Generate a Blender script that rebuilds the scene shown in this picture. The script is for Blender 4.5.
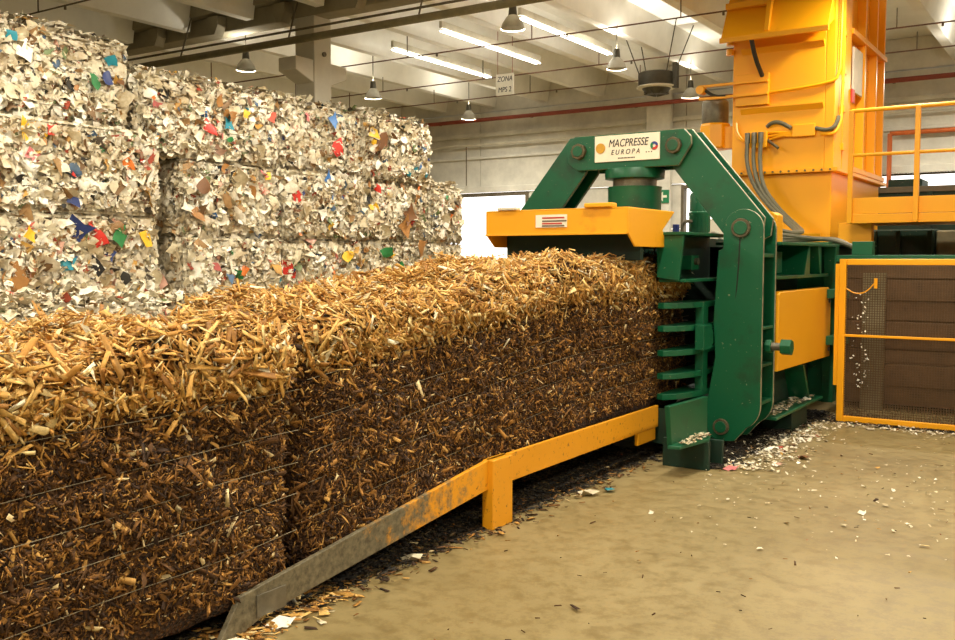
import bpy, math, random
import numpy as np
from mathutils import Vector, Matrix, Euler

for o in list(bpy.data.objects):
    bpy.data.objects.remove(o)
SC = bpy.context.scene
COL = SC.collection
random.seed(7)
RNG = np.random.default_rng(11)
PI = math.pi

# ------------------------------------------------------------------ camera
cam_data = bpy.data.cameras.new('camera')
cam_data.sensor_width = 36.0
cam_data.lens = 36.0
cam_data.clip_end = 300
cam = bpy.data.objects.new('camera', cam_data)
COL.objects.link(cam)
cam.location = (0, 0, 1.65)
cam.rotation_euler = (math.radians(90 - 3.655), 0, math.radians(33.44))
SC.camera = cam

# ------------------------------------------------------------------ sky, exposure
world = bpy.data.worlds.new('overcast_sky')
SC.world = world
world.use_nodes = True
wb = world.node_tree.nodes['Background']
wb.inputs[0].default_value = (1.0, 0.95, 0.86, 1)
wb.inputs[1].default_value = 6.0
SC.view_settings.view_transform = 'Standard'
SC.view_settings.look = 'None'
SC.view_settings.exposure = -1.15
SC.view_settings.gamma = 1.0
SC.view_settings.use_curve_mapping = False
LAMP_W = 300.0           # every bell lamp of the hall
LAMP_COL = (1.0, 0.92, 0.75)
TUBE_STRENGTH = 36.0

# ------------------------------------------------------------------ helpers
WLOC = {}


def link(o, parent=None):
    COL.objects.link(o)
    if parent is not None:
        o.parent = parent
    return o


def tag(o, label=None, cat=None, group=None, kind=None):
    if label:
        o['label'] = label
    if cat:
        o['category'] = cat
    if group:
        o['group'] = group
    if kind:
        o['kind'] = kind
    return o


def thing(name, loc, label=None, cat=None, group=None, kind=None):
    o = bpy.data.objects.new(name, None)
    o.empty_display_size = 0.1
    link(o)
    o.location = loc
    WLOC[o] = Vector(loc)
    return tag(o, label, cat, group, kind)


def np_mesh(name, verts, faces):
    """verts (N,3), faces (K,4) or (K,3) arrays -> mesh"""
    me = bpy.data.meshes.new(name)
    verts = np.ascontiguousarray(verts, dtype=np.float32)
    faces = np.ascontiguousarray(faces, dtype=np.int32)
    k, n = faces.shape
    me.vertices.add(len(verts))
    me.vertices.foreach_set('co', verts.ravel())
    me.loops.add(k * n)
    me.loops.foreach_set('vertex_index', faces.ravel())
    me.polygons.add(k)
    me.polygons.foreach_set('loop_start', np.arange(0, k * n, n, dtype=np.int32))
    me.polygons.foreach_set('loop_total', np.full(k, n, dtype=np.int32))
    me.update(calc_edges=True)
    return me


class MB:
    def __init__(self):
        self.v = []
        self.f = []

    def add(self, vs, fs):
        b = len(self.v)
        self.v.extend([tuple(p) for p in vs])
        self.f.extend([tuple(i + b for i in f) for f in fs])
        return self

    def box(self, x0, x1, y0, y1, z0, z1):
        vs = [(x, y, z) for z in (z0, z1) for y in (y0, y1) for x in (x0, x1)]
        return self.add(vs, [(0, 2, 3, 1), (4, 5, 7, 6), (0, 1, 5, 4), (2, 6, 7, 3), (0, 4, 6, 2), (1, 3, 7, 5)])

    def prism(self, pts, axis, a, b):
        n = len(pts)
        vs = []
        for t in (a, b):
            for (p, q) in pts:
                vs.append({'x': (t, p, q), 'y': (p, t, q), 'z': (p, q, t)}[axis])
        fs = [tuple(range(n)), tuple(range(2 * n - 1, n - 1, -1))]
        for i in range(n):
            j = (i + 1) % n
            fs.append((i, i + n, j + n, j))
        return self.add(vs, fs)

    def cyl(self, p0, p1, r, n=20, r1=None):
        p0, p1 = Vector(p0), Vector(p1)
        r1 = r if r1 is None else r1
        d = (p1 - p0).normalized()
        a = d.orthogonal().normalized()
        b = d.cross(a)
        vs = []
        for p, rr in ((p0, r), (p1, r1)):
            for i in range(n):
                t = 2 * PI * i / n
                vs.append(p + (a * math.cos(t) + b * math.sin(t)) * rr)
        fs = [tuple(range(n - 1, -1, -1)), tuple(range(n, 2 * n))]
        fs += [(i, (i + 1) % n, (i + 1) % n + n, i + n) for i in range(n)]
        return self.add(vs, fs)

    def lathe(self, c, prof, n=28, ax=(0, 0, 1)):
        ax = Vector(ax).normalized()
        a = ax.orthogonal().normalized()
        b = ax.cross(a)
        c = Vector(c)
        vs = []
        for (r, z) in prof:
            for i in range(n):
                t = 2 * PI * i / n
                vs.append(c + ax * z + (a * math.cos(t) + b * math.sin(t)) * max(r, 1e-4))
        fs = []
        for k in range(len(prof) - 1):
            for i in range(n):
                j = (i + 1) % n
                fs.append((k * n + i, k * n + j, (k + 1) * n + j, (k + 1) * n + i))
        fs.append(tuple(range(n - 1, -1, -1)))
        fs.append(tuple(range((len(prof) - 1) * n, len(prof) * n)))
        return self.add(vs, fs)

    def tube(self, path, r, n=8, smooth=0):
        P = [Vector(p) for p in path]
        for _ in range(smooth):
            Q = [P[0]]
            for i in range(len(P) - 1):
                Q += [P[i] * .75 + P[i + 1] * .25, P[i] * .25 + P[i + 1] * .75]
            P = Q + [P[-1]]
        vs, fs = [], []
        prev = None
        for i, p in enumerate(P):
            d = (P[min(i + 1, len(P) - 1)] - P[max(i - 1, 0)]).normalized()
            if prev is None:
                a = d.orthogonal().normalized()
            else:
                a = (prev - d * prev.dot(d)).normalized()
            prev = a
            b = d.cross(a)
            for k in range(n):
                t = 2 * PI * k / n
                vs.append(p + (a * math.cos(t) + b * math.sin(t)) * r)
        for i in range(len(P) - 1):
            for k in range(n):
                j = (k + 1) % n
                fs.append((i * n + k, i * n + j, (i + 1) * n + j, (i + 1) * n + k))
        fs.append(tuple(range(n - 1, -1, -1)))
        fs.append(tuple(range((len(P) - 1) * n, len(P) * n)))
        return self.add(vs, fs)

    def build(self, name, mat, parent=None, bevel=0.0, smooth=False, label=None, edge=None):
        v = np.array(self.v, dtype=float)
        c = (v.min(0) + v.max(0)) / 2
        if parent is None:
            c[2] = v[:, 2].min()
        me = bpy.data.meshes.new(name)
        me.from_pydata([tuple(p) for p in (v - c)], [], self.f)
        me.validate()
        me.materials.append(mat)
        if edge is not None:                 # flame-cut plate: bare sides
            me.materials.append(edge)
            for p in me.polygons:
                p.material_index = 0 if p.index % (len(me.polygons)) < 2 else 1
        o = bpy.data.objects.new(name, me)
        link(o, parent)
        WLOC[o] = Vector(c)
        o.location = Vector(c) - (WLOC[parent] if parent is not None else Vector((0, 0, 0)))
        if smooth:
            me.polygons.foreach_set('use_smooth', [True] * len(me.polygons))
            me.set_sharp_from_angle(angle=math.radians(38))
        if bevel > 0:
            b = o.modifiers.new('bevel', 'BEVEL')
            b.width = bevel
            b.segments = 2
            b.limit_method = 'ANGLE'
        if label:
            o['label'] = label
        return o


def boxo(name, mat, parent, *b, bevel=0.004):
    return MB().box(*b).build(name, mat, parent, bevel)


def place(me, name, parent, loc, rot):
    """one more object on shared mesh data, world loc + rotation (Matrix or Euler)"""
    o = bpy.data.objects.new(name, me)
    link(o, parent)
    o.location = Vector(loc) - (WLOC[parent] if parent is not None else Vector((0, 0, 0)))
    o.rotation_euler = rot if isinstance(rot, Euler) else rot.to_euler()
    WLOC[o] = Vector(loc)
    return o


# ------------------------------------------------------------------ materials
def nodes_of(m):
    m.use_nodes = True
    nt = m.node_tree
    return nt, nt.nodes['Principled BSDF']


def lin(c):
    """8 bit sRGB -> linear"""
    return tuple((x / 255 / 12.92) if x <= 10 else ((x / 255 + .055) / 1.055) ** 2.4 for x in c) + (1,)


def ramp(nt, stops, interp='LINEAR'):
    r = nt.nodes.new('ShaderNodeValToRGB')
    e = r.color_ramp.elements
    r.color_ramp.interpolation = interp
    while len(e) < len(stops):
        e.new(0.5)
    for i, (p, c) in enumerate(stops):
        e[i].position = p
        e[i].color = c
    return r


def noise(nt, scale, detail=4, rough=.6, vec=None):
    n = nt.nodes.new('ShaderNodeTexNoise')
    n.inputs['Scale'].default_value = scale
    n.inputs['Detail'].default_value = detail
    n.inputs['Roughness'].default_value = rough
    if vec is not None:
        nt.links.new(vec, n.inputs['Vector'])
    return n


def mixc(nt, fac, a, b):
    m = nt.nodes.new('ShaderNodeMix')
    m.data_type = 'RGBA'
    for s, v in ((m.inputs[0], fac), (m.inputs[6], a), (m.inputs[7], b)):
        if hasattr(v, 'links'):
            nt.links.new(v, s)
        else:
            s.default_value = v
    return m.outputs[2]


def bump(nt, p, h, strength=.3, dist=.01):
    b = nt.nodes.new('ShaderNodeBump')
    b.inputs['Strength'].default_value = strength
    b.inputs['Distance'].default_value = dist
    nt.links.new(h, b.inputs['Height'])
    nt.links.new(b.outputs[0], p.inputs['Normal'])


def geo_pos(nt):
    return nt.nodes.new('ShaderNodeNewGeometry').outputs['Position']


def plain(name, c, rough=.5, metal=0.0, var=.12, scale=6.0, bmp=.08):
    m = bpy.data.materials.new(name)
    nt, p = nodes_of(m)
    n = noise(nt, scale, 5, .65, geo_pos(nt))
    c = lin(c)
    lo = tuple(x * (1 - var * 1.6) for x in c[:3]) + (1,)
    hi = tuple(min(1, x * (1 + var)) for x in c[:3]) + (1,)
    r = ramp(nt, [(.3, lo), (.7, hi)])
    nt.links.new(n.outputs[0], r.inputs[0])
    nt.links.new(r.outputs[0], p.inputs['Base Color'])
    p.inputs['Roughness'].default_value = rough
    p.inputs['Metallic'].default_value = metal
    if bmp:
        bump(nt, p, n.outputs[0], bmp, .01)
    return m


def paint(name, c, dirt, rough=.42, wear=.62, flecks=True):
    """machine paint: smears of grime and small scratches down to primer"""
    m = bpy.data.materials.new(name)
    nt, p = nodes_of(m)
    pos = geo_pos(nt)
    n1 = noise(nt, 2.3, 6, .7, pos)
    n2 = noise(nt, 34, 3, .6, pos)
    r1 = ramp(nt, [(wear, (0, 0, 0, 1)), (wear + .2, (.75, .75, .75, 1))])
    nt.links.new(n1.outputs[0], r1.inputs[0])
    c1 = mixc(nt, r1.outputs[0], lin(c), lin(dirt))
    if flecks:
        r2 = ramp(nt, [(.70, (0, 0, 0, 1)), (.73, (1, 1, 1, 1))])
        nt.links.new(n2.outputs[0], r2.inputs[0])
        c1 = mixc(nt, r2.outputs[0], c1, lin((150, 140, 112)))
    nt.links.new(c1, p.inputs['Base Color'])
    p.inputs['Roughness'].default_value = rough
    bump(nt, p, n1.outputs[0], .06, .01)
    return m


def emis(name, c, s):
    m = bpy.data.materials.new(name)
    nt, p = nodes_of(m)
    p.inputs['Base Color'].default_value = (.8, .8, .8, 1)
    p.inputs['Emission Color'].default_value = c
    p.inputs['Emission Strength'].default_value = s
    return m


def island_mat(name, stops, rough=.7, per_object=False, interp='CONSTANT', fine=None, soil=None):
    m = bpy.data.materials.new(name)
    nt, p = nodes_of(m)
    if per_object:
        s = nt.nodes.new('ShaderNodeObjectInfo').outputs['Random']
    else:
        s = nt.nodes.new('ShaderNodeNewGeometry').outputs['Random Per Island']
    r = ramp(nt, stops, interp)
    nt.links.new(s, r.inputs[0])
    out = r.outputs[0]
    if fine:
        n = noise(nt, fine, 3, .6, geo_pos(nt))
        rr = ramp(nt, [(.3, (.82, .81, .79, 1) if soil else (.62, .6, .56, 1)), (.65, (1, 1, 1, 1))])
        nt.links.new(n.outputs[0], rr.inputs[0])
        mm = nt.nodes.new('ShaderNodeMix')
        mm.data_type = 'RGBA'
        mm.blend_type = 'MULTIPLY'
        mm.inputs[0].default_value = 1
        nt.links.new(out, mm.inputs[6])
        nt.links.new(rr.outputs[0], mm.inputs[7])
        out = mm.outputs[2]
    if soil:                                 # soiled patches, some lumps browner than others
        n = noise(nt, soil, 4, .7, geo_pos(nt))
        rr = ramp(nt, [(.36, (.66, .56, .42, 1)), (.56, (1, .985, .95, 1))])
        nt.links.new(n.outputs[0], rr.inputs[0])
        mm = nt.nodes.new('ShaderNodeMix')
        mm.data_type = 'RGBA'
        mm.blend_type = 'MULTIPLY'
        mm.inputs[0].default_value = 1
        nt.links.new(out, mm.inputs[6])
        nt.links.new(rr.outputs[0], mm.inputs[7])
        out = mm.outputs[2]
    nt.links.new(out, p.inputs['Base Color'])
    p.inputs['Roughness'].default_value = rough
    return m


GREEN = paint('green_machine_paint', (6, 84, 52), (38, 38, 24), .40, .54)
GREEN_DK = paint('dark_green_paint', (6, 44, 28), (26, 23, 16), .6, .5)  # darker green for webs, feet, recessed panels and the rear machines
ORANGE = paint('orange_machine_paint', (240, 164, 10), (184, 108, 14), .40, .64, False)
YELLOW = paint('hood_yellow_paint', (234, 162, 16), (172, 106, 20), .42, .64, False)
STEEL = plain('worn_steel', (120, 114, 100), .42, .7, .2, 14)
EDGE = plain('bare_plate_edge', (150, 142, 116), .5, .2, .35, 9)
RUSTY = plain('grimy_pin_steel', (92, 82, 58), .6, .3, .3, 20, .3)
DARK = plain('black_grime', (30, 26, 20), .8, 0, .3, 20)
RUBBER = plain('grey_hose_rubber', (88, 84, 64), .5, 0, .15, 20)
BLACKR = plain('dark_rubber', (40, 38, 32), .55, 0, .2, 20)
CONC_W = plain('pale_concrete', (222, 219, 208), .85, 0, .14, 1.6, .15)
CONC_C = plain('cast_concrete_grey', (206, 200, 184), .85, 0, .10, 1.2, .15)
CONC_J = plain('ceiling_joist_concrete', (245, 244, 238), .85, 0, .08, .9, .12)
CONC_D = plain('beam_concrete', (150, 142, 120), .88, 0, .16, 1.3, .15)
PIPE_RED = plain('red_pipe_paint', (156, 74, 60), .5, 0, .15, 3)
PIPE_GREY = plain('dark_pipe', (104, 94, 76), .7, 0, .2, 4)
PIPE_BROWN = plain('brown_thin_pipe', (112, 78, 62), .6, 0, .2, 4)
PIPE_PALE = plain('pale_conduit', (214, 208, 190), .6, 0, .1, 4)
PIPE_ORANGE = plain('orange_pipe_paint', (200, 100, 40), .5, 0, .15, 4)
WHITE = plain('sign_white', (236, 230, 212), .5, 0, .03, 9, 0)
BLACK = plain('sign_black', (26, 26, 26), .5, 0, .02, 9, 0)
GOLD = plain('emblem_gold', (196, 150, 44), .45, 0, .08, 30, 0)
BLUE = plain('emblem_blue', (40, 56, 130), .5, 0, .05, 30, 0)
REDP = plain('print_red', (190, 52, 40), .5, 0, .05, 30, 0)
SIGNGREEN = plain('exit_sign_green', (20, 120, 76), .5, 0, .03, 20, 0)
GALV = plain('lamp_housing', (84, 80, 70), .5, .5, .1, 12)
SHADE = plain('lamp_shade_enamel', (176, 172, 160), .45, .1, .08, 12)
BROWNST = plain('brown_conveyor_steel', (96, 70, 44), .7, .2, .3, 5)
GREYST = plain('grey_upright_steel', (128, 120, 92), .6, .2, .15, 6)
MESHM = plain('brown_mesh_wire', (92, 68, 42), .6, .3, .15, 30)
WIRE = plain('baling_wire', (138, 126, 102), .45, 0, .15, 40, 0)
TUBE = emis('fluorescent_glow', (1, .95, .82, 1), TUBE_STRENGTH)
BULB = emis('lamp_glow', (1, .93, .8, 1), 1.6)
SKYL_FILL = emis('skylight_and_fill_sheet', (1, .92, .72, 1), 1.9)  # glow shared by the roof lights and the added fill sheets


def floor_material():
    m = bpy.data.materials.new('worn_concrete_floor')
    nt, p = nodes_of(m)
    pos = geo_pos(nt)
    big = noise(nt, .55, 6, .6, pos)
    mid = noise(nt, 9, 10, .82, pos)
    fine = noise(nt, 60, 3, .7, pos)
    r = ramp(nt, [(.3, lin((122, 105, 66))), (.5, lin((141, 124, 82))), (.72, lin((156, 139, 97)))])
    nt.links.new(big.outputs[0], r.inputs[0])
    r2 = ramp(nt, [(.42, lin((178, 164, 130))), (.54, (1, 1, 1, 1))])
    nt.links.new(mid.outputs[0], r2.inputs[0])
    mm = nt.nodes.new('ShaderNodeMix')
    mm.data_type = 'RGBA'
    mm.blend_type = 'MULTIPLY'
    mm.inputs[0].default_value = .5
    nt.links.new(r.outputs[0], mm.inputs[6])
    nt.links.new(r2.outputs[0], mm.inputs[7])
    r3 = ramp(nt, [(.68, (0, 0, 0, 1)), (.76, (.5, .5, .5, 1))])
    nt.links.new(fine.outputs[0], r3.inputs[0])
    c = mixc(nt, r3.outputs[0], mm.outputs[2], lin((112, 92, 58)))
    nt.links.new(c, p.inputs['Base Color'])
    rr = ramp(nt, [(.3, (.34, .34, .34, 1)), (.7, (.62, .62, .62, 1))])
    nt.links.new(mid.outputs[0], rr.inputs[0])
    nt.links.new(rr.outputs[0], p.inputs['Roughness'])
    bump(nt, p, fine.outputs[0], .05, .004)
    return m


def rail_material():
    """orange paint scraped down to bare steel where the bales slide off the slope"""
    m = bpy.data.materials.new('scraped_orange_rail')
    nt, p = nodes_of(m)
    g = nt.nodes.new('ShaderNodeNewGeometry')
    sx = nt.nodes.new('ShaderNodeSeparateXYZ')
    nt.links.new(g.outputs['Position'], sx.inputs[0])
    n = noise(nt, 9, 6, .75, g.outputs['Position'])
    a = nt.nodes.new('ShaderNodeMath')
    a.operation = 'MULTIPLY_ADD'
    nt.links.new(n.outputs[0], a.inputs[0])
    a.inputs[1].default_value = 3.4
    nt.links.new(sx.outputs[1], a.inputs[2])
    r = ramp(nt, [(.50, (1, 1, 1, 1)), (.56, (0, 0, 0, 1))])
    d = nt.nodes.new('ShaderNodeMath')
    d.operation = 'DIVIDE'
    nt.links.new(a.outputs[0], d.inputs[0])
    d.inputs[1].default_value = 11.2
    nt.links.new(d.outputs[0], r.inputs[0])
    n2 = noise(nt, 30, 4, .7, g.outputs['Position'])
    st = ramp(nt, [(.3, lin((66, 58, 40))), (.7, lin((126, 116, 92)))])
    nt.links.new(n2.outputs[0], st.inputs[0])
    og = ramp(nt, [(.30, lin((112, 66, 20))), (.40, lin((222, 150, 16)))])
    nt.links.new(n2.outputs[0], og.inputs[0])
    c = mixc(nt, r.outputs[0], og.outputs[0], st.outputs[0])
    nt.links.new(c, p.inputs['Base Color'])
    p.inputs['Roughness'].default_value = .5
    return m


def chip_core(name, stops, sc):
    m = bpy.data.materials.new(name)
    nt, p = nodes_of(m)
    mp = nt.nodes.new('ShaderNodeMapping')
    mp.inputs['Scale'].default_value = sc
    mp.inputs['Rotation'].default_value = (.5, .3, .4)
    nt.links.new(geo_pos(nt), mp.inputs[0])
    v = nt.nodes.new('ShaderNodeTexVoronoi')
    v.inputs['Scale'].default_value = 1
    nt.links.new(mp.outputs[0], v.inputs['Vector'])
    s = nt.nodes.new('ShaderNodeSeparateColor')
    nt.links.new(v.outputs['Color'], s.inputs[0])
    r = ramp(nt, stops)
    nt.links.new(s.outputs[0], r.inputs[0])
    nt.links.new(r.outputs[0], p.inputs['Base Color'])
    p.inputs['Roughness'].default_value = .85
    bump(nt, p, v.outputs['Distance'], .9, .03)
    return m


WOODC = chip_core('pressed_wood_core', [(0, lin((38, 22, 8))), (.5, lin((64, 38, 14))), (1, lin((92, 58, 24)))], (46, 60, 70))
WASTEC = chip_core('pressed_paper_core', [(0, lin((120, 108, 86))), (.4, lin((186, 174, 148))), (1, lin((232, 224, 202)))], (11, 13, 18))
FLOORM = floor_material()
RAILM = rail_material()

WOOD_PALE = [(0, lin((164, 112, 44))), (.16, lin((198, 142, 62))), (.38, lin((220, 168, 84))), (.62, lin((236, 192, 112))),
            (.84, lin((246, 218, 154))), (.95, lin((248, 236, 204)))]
WOOD_DARK = [(0, lin((62, 37, 12))), (.26, lin((94, 60, 21))), (.53, lin((132, 88, 33))), (.77, lin((174, 122, 53))),  # darker, browner ramp than the loose top chips
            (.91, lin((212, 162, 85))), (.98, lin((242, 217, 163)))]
CHIP_TOP = island_mat('pale_wood_chip', WOOD_PALE, .7, fine=60)
CHIP_SIDE = island_mat('dark_wood_chip', WOOD_DARK, .8, fine=60)
CHIP_TOP_O = island_mat('pale_wood_chip_large', WOOD_PALE, .7, per_object=True, fine=60)
CHIP_SIDE_O = island_mat('dark_wood_chip_large', WOOD_DARK, .8, per_object=True, fine=60)
DARKCRUMB = island_mat('dark_crumb', [(0, lin((24, 18, 10))), (.5, lin((44, 34, 20))), (.93, lin((96, 80, 54)))], .8)  # dark crumb mix; under the chute it also imitates shade
PAPER = [(0, lin((246, 240, 224))), (.22, lin((236, 228, 206))), (.42, lin((250, 247, 238))), (.58, lin((226, 216, 190))),
         (.70, lin((206, 194, 164))), (.77, lin((240, 234, 218))), (.86, lin((176, 140, 94))), (.895, lin((132, 102, 68))),
         (.918, lin((84, 74, 62))), (.932, lin((206, 160, 76))), (.945, lin((186, 84, 62))), (.955, lin((78, 104, 136))),
         (.966, lin((122, 142, 98))), (.978, lin((214, 166, 148))), (.990, lin((52, 50, 48)))]
SCRAP = island_mat('shredded_packaging', PAPER, .6, fine=24, soil=2.6)
SCRAPCOL = {k: plain('scrap_' + k, c, .5, 0, .1, 20, .1) for k, c in dict(
    red=(206, 48, 34), yellow=(232, 184, 40), navy=(38, 54, 110), green=(46, 128, 70), teal=(40, 140, 160),
    card=(168, 118, 64), darkcard=(118, 78, 44), blue=(60, 120, 190), white=(244, 240, 226), orange=(222, 120, 48),
    black=(34, 32, 32), pink=(216, 120, 120), cream=(226, 214, 184)).items()}


# ------------------------------------------------------------------ many-piece meshes
def rand_rot(normal, n, tilt, along=None, spread=PI):
    """(n,3,3): local z near `normal` (n,3) tilted by `tilt`, spun about it (around `along` if given)"""
    nz = normal + RNG.normal(0, tilt, (n, 3))
    nz /= np.linalg.norm(nz, axis=1, keepdims=True)
    if along is None:
        a = RNG.normal(0, 1, (n, 3))
    else:
        a = np.asarray(along, float) + RNG.normal(0, spread, (n, 3))
    a -= nz * (a * nz).sum(1, keepdims=True)
    a /= np.linalg.norm(a, axis=1, keepdims=True) + 1e-9
    b = np.cross(nz, a)
    return np.stack([a, b, nz], axis=2)


def chips_mesh(name, pos, R, dims):
    """tapered splinters, 12 triangles each"""
    n = len(pos)
    t = np.array([(x, y, z) for z in (-1, 1) for y in (-1, 1) for x in (-1, 1)], float) / 2
    V = t[None] * dims[:, None, :]
    tap = RNG.uniform(.25, 1, (n, 1))
    V[:, :, 1] *= np.where(t[None, :, 0] > 0, tap, 1)
    V[:, :, 1] += RNG.normal(0, .16, (n, 8)) * dims[:, 1:2]
    V[:, :, 0] += RNG.normal(0, .07, (n, 8)) * dims[:, 0:1]
    V[:, :, 2] += (t[None, :, 0] * RNG.normal(0, .06, (n, 1))) * dims[:, 0:1]
    W = np.einsum('nij,nkj->nki', R, V) + pos[:, None, :]
    q = np.array([(0, 2, 3, 1), (4, 5, 7, 6), (0, 1, 5, 4), (2, 6, 7, 3), (0, 4, 6, 2), (1, 3, 7, 5)])
    F = (q[None] + 8 * np.arange(n)[:, None, None]).reshape(-1, 4)
    return np_mesh(name, W.reshape(-1, 3), F)


def scraps_mesh(name, pos, R, size, crumple=.22):
    """crumpled sheets, 3x3 vertices, 8 triangles each"""
    n = len(pos)
    g = np.array([(x, y, 0) for y in (-1, 0, 1) for x in (-1, 0, 1)], float) / 2
    V = np.repeat(g[None], n, 0) * size[:, None, :]
    V += RNG.normal(0, .13, (n, 9, 3)) * size[:, None, :] * np.array([1, 1, 0])
    V[:, :, 2] += RNG.normal(0, crumple, (n, 9)) * size[:, :2].mean(1)[:, None]
    W = np.einsum('nij,nkj->nki', R, V) + pos[:, None, :]
    q = np.array([(0, 1, 4, 3), (1, 2, 5, 4), (3, 4, 7, 6), (4, 5, 8, 7)])
    F = (q[None] + 9 * np.arange(n)[:, None, None]).reshape(-1, 4)
    return np_mesh(name, W.reshape(-1, 3), F)


def mesh_obj(me, name, mat, parent, kind=None):
    me.materials.append(mat)
    o = bpy.data.objects.new(name, me)
    link(o, parent)
    o.location = -WLOC[parent] if parent is not None else Vector((0, 0, 0))
    if kind:
        o['kind'] = kind
    return o


class Wob:
    """smooth pseudo noise in 2-d from summed sines"""
    def __init__(self, seed, f=3.0, k=9):
        r = np.random.default_rng(seed)
        self.w = r.normal(0, f, (k, 2))
        self.p = r.uniform(0, 6.28, k)

    def __call__(self, a, b):
        a, b = np.asarray(a, float), np.asarray(b, float)
        s = 0
        for (u, v), p in zip(self.w, self.p):
            s = s + np.sin(u * a + v * b + p)
        return s / math.sqrt(len(self.p))


# ------------------------------------------------------------------ the hall
WY, CEIL = 22.5, 6.4
floor = MB().box(-27, 9.5, -9.5, 40, -.2, 0).build('floor', FLOORM)
tag(floor, 'worn khaki concrete floor with scuffs and scraps', kind='structure')

ceil = MB().box(-27, 9.5, -9.5, WY + .3, CEIL, CEIL + .2).build('ceiling', CONC_J)
tag(ceil, 'precast concrete roof deck carried on joists', kind='structure')
jm = None
for bay, (y0, y1) in enumerate(((-9.3, 12.0), (12.62, WY - .02))):
    jme = None
    for k in range(22):
        x = -25.9 + 1.65 * k
        if jme is None:
            o = MB().prism([(-.09, 5.82), (.09, 5.82), (.2, CEIL), (-.2, CEIL)], 'y', y0, y1).build('joist', CONC_J, ceil)
            jme = o.data
            o.location.x = x - WLOC[ceil].x
        else:
            p = bpy.data.objects.new('joist', jme)
            link(p, ceil)
            p.location = o.location
            p.location.x = x - WLOC[ceil].x
beam = MB()
beam.box(-26.8, 9.2, 11.95, 12.67, 6.05, CEIL)
beam.box(-26.8, 9.2, 12.12, 12.5, 5.74, 6.05)
beam.build('main_beam', CONC_D, ceil, .02)
bk = None
for k in range(22):
    x = -25.1 + 1.65 * k
    for yy in (11.9,):
        b = MB().prism([(-.14, 5.98), (.14, 5.98), (.14, 5.82), (.05, 5.66), (-.05, 5.66), (-.14, 5.82)], 'y', yy, yy + .2) if bk is None else None
        if b:
            bo = b.build('joist_bracket', CONC_D, ceil)
            bk = bo.data
            bz = bo.location.z
            bo.location.x = x - WLOC[ceil].x
        else:
            p = bpy.data.objects.new('joist_bracket', bk)
            link(p, ceil)
            p.location = (x - WLOC[ceil].x, yy + .1 - WLOC[ceil].y, bz)
# pale roof light sheets; those before the main beam are added for top light
for (x0, y0) in [(x, y) for x in (-7.52, -4.22, -.92, 2.38, 5.68) for y in (-7.2, -3.6, 0, 3.6, 7.2, 13.6, 16.4)]:
    boxo('skylight_and_fill_sheet', SKYL_FILL, ceil, x0, x0 + 1.2, y0, y0 + 2.2, CEIL - .03, CEIL - .002, bevel=0)

wl = MB().box(-27, -26.8, -9.5, WY + .3, 0, CEIL).build('wall_left', CONC_C)
tag(wl, 'grey concrete side wall beyond the waste bales', kind='structure')
wr = MB().box(9.3, 9.5, -9.5, WY + .3, 0, CEIL).build('wall_right', CONC_W)
tag(wr, 'pale concrete side wall', kind='structure')
wf = MB().box(-26.8, 9.3, -9.5, -9.3, 0, CEIL).build('wall_front', CONC_W)
tag(wf, 'pale concrete end wall', kind='structure')

# back wall: openings are left free, panels are separate slabs
wbk = thing('wall_back', (0, WY, 0), 'pale precast panel wall with bright openings', kind='structure')


def wall_slab(name, x0, x1, z0, z1, y=WY, t=.25, mat=CONC_W):
    return boxo(name, mat, wbk, x0, x1, y, y + t, z0, z1, bevel=.012)


open_x = [(-16.6, -13.2, 0, 3.49), (-8.85, -7.1, 1.2, 3.46), (-4.3, 7.0, 2.95, 3.5)]
seg = [(-26.8, -16.6), (-13.2, -8.85), (-7.1, -4.3), (7.0, 9.3)]
for (a, b) in seg:
    n = max(1, round((b - a) / 3.0))
    for i in range(n):
        for (z0, z1) in ((0, 1.2), (1.2, 2.4), (2.4, 3.5)):
            wall_slab('wall_panel', a + (b - a) * i / n + .006, a + (b - a) * (i + 1) / n - .006, z0 + .008, z1 - .008)
for (x0, x1, z0, z1) in open_x[1:]:
    n = max(1, round((x1 - x0) / 3.0))
    for i in range(n):
        wall_slab('wall_panel', x0 + (x1 - x0) * i / n + .006, x0 + (x1 - x0) * (i + 1) / n - .006, .008, z0 - .008)
for (z0, z1) in ((3.52, 4.44), (4.46, 5.04), (5.06, 5.70), (5.72, CEIL)):
    for i in range(6):
        a, b = -26.8 + 36.1 * i / 6, -26.8 + 36.1 * (i + 1) / 6
        wall_slab('wall_panel', a + .008, b - .008, z0, z1 - .008)
boxo('lintel', CONC_W, wbk, -26.8, 9.3, WY - .08, WY, 3.5, 3.66, bevel=.01)
boxo('ledge', CONC_W, wbk, -26.8, 9.3, WY - .14, WY, 5.02, 5.12, bevel=.01)
boxo('ledge', CONC_W, wbk, -26.8, 9.3, WY - .10, WY, 4.42, 4.50, bevel=.01)
for k, x in enumerate((-21.5, -9.35, 2.6)):
    pl = MB().box(x - .32, x + .32, WY - .3, WY - .15, 0, 5.9).build('trim_%d' % (k + 1), CONC_W, None, .015)
    tag(pl, 'flat concrete pilaster on the back wall', kind='structure')
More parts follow.
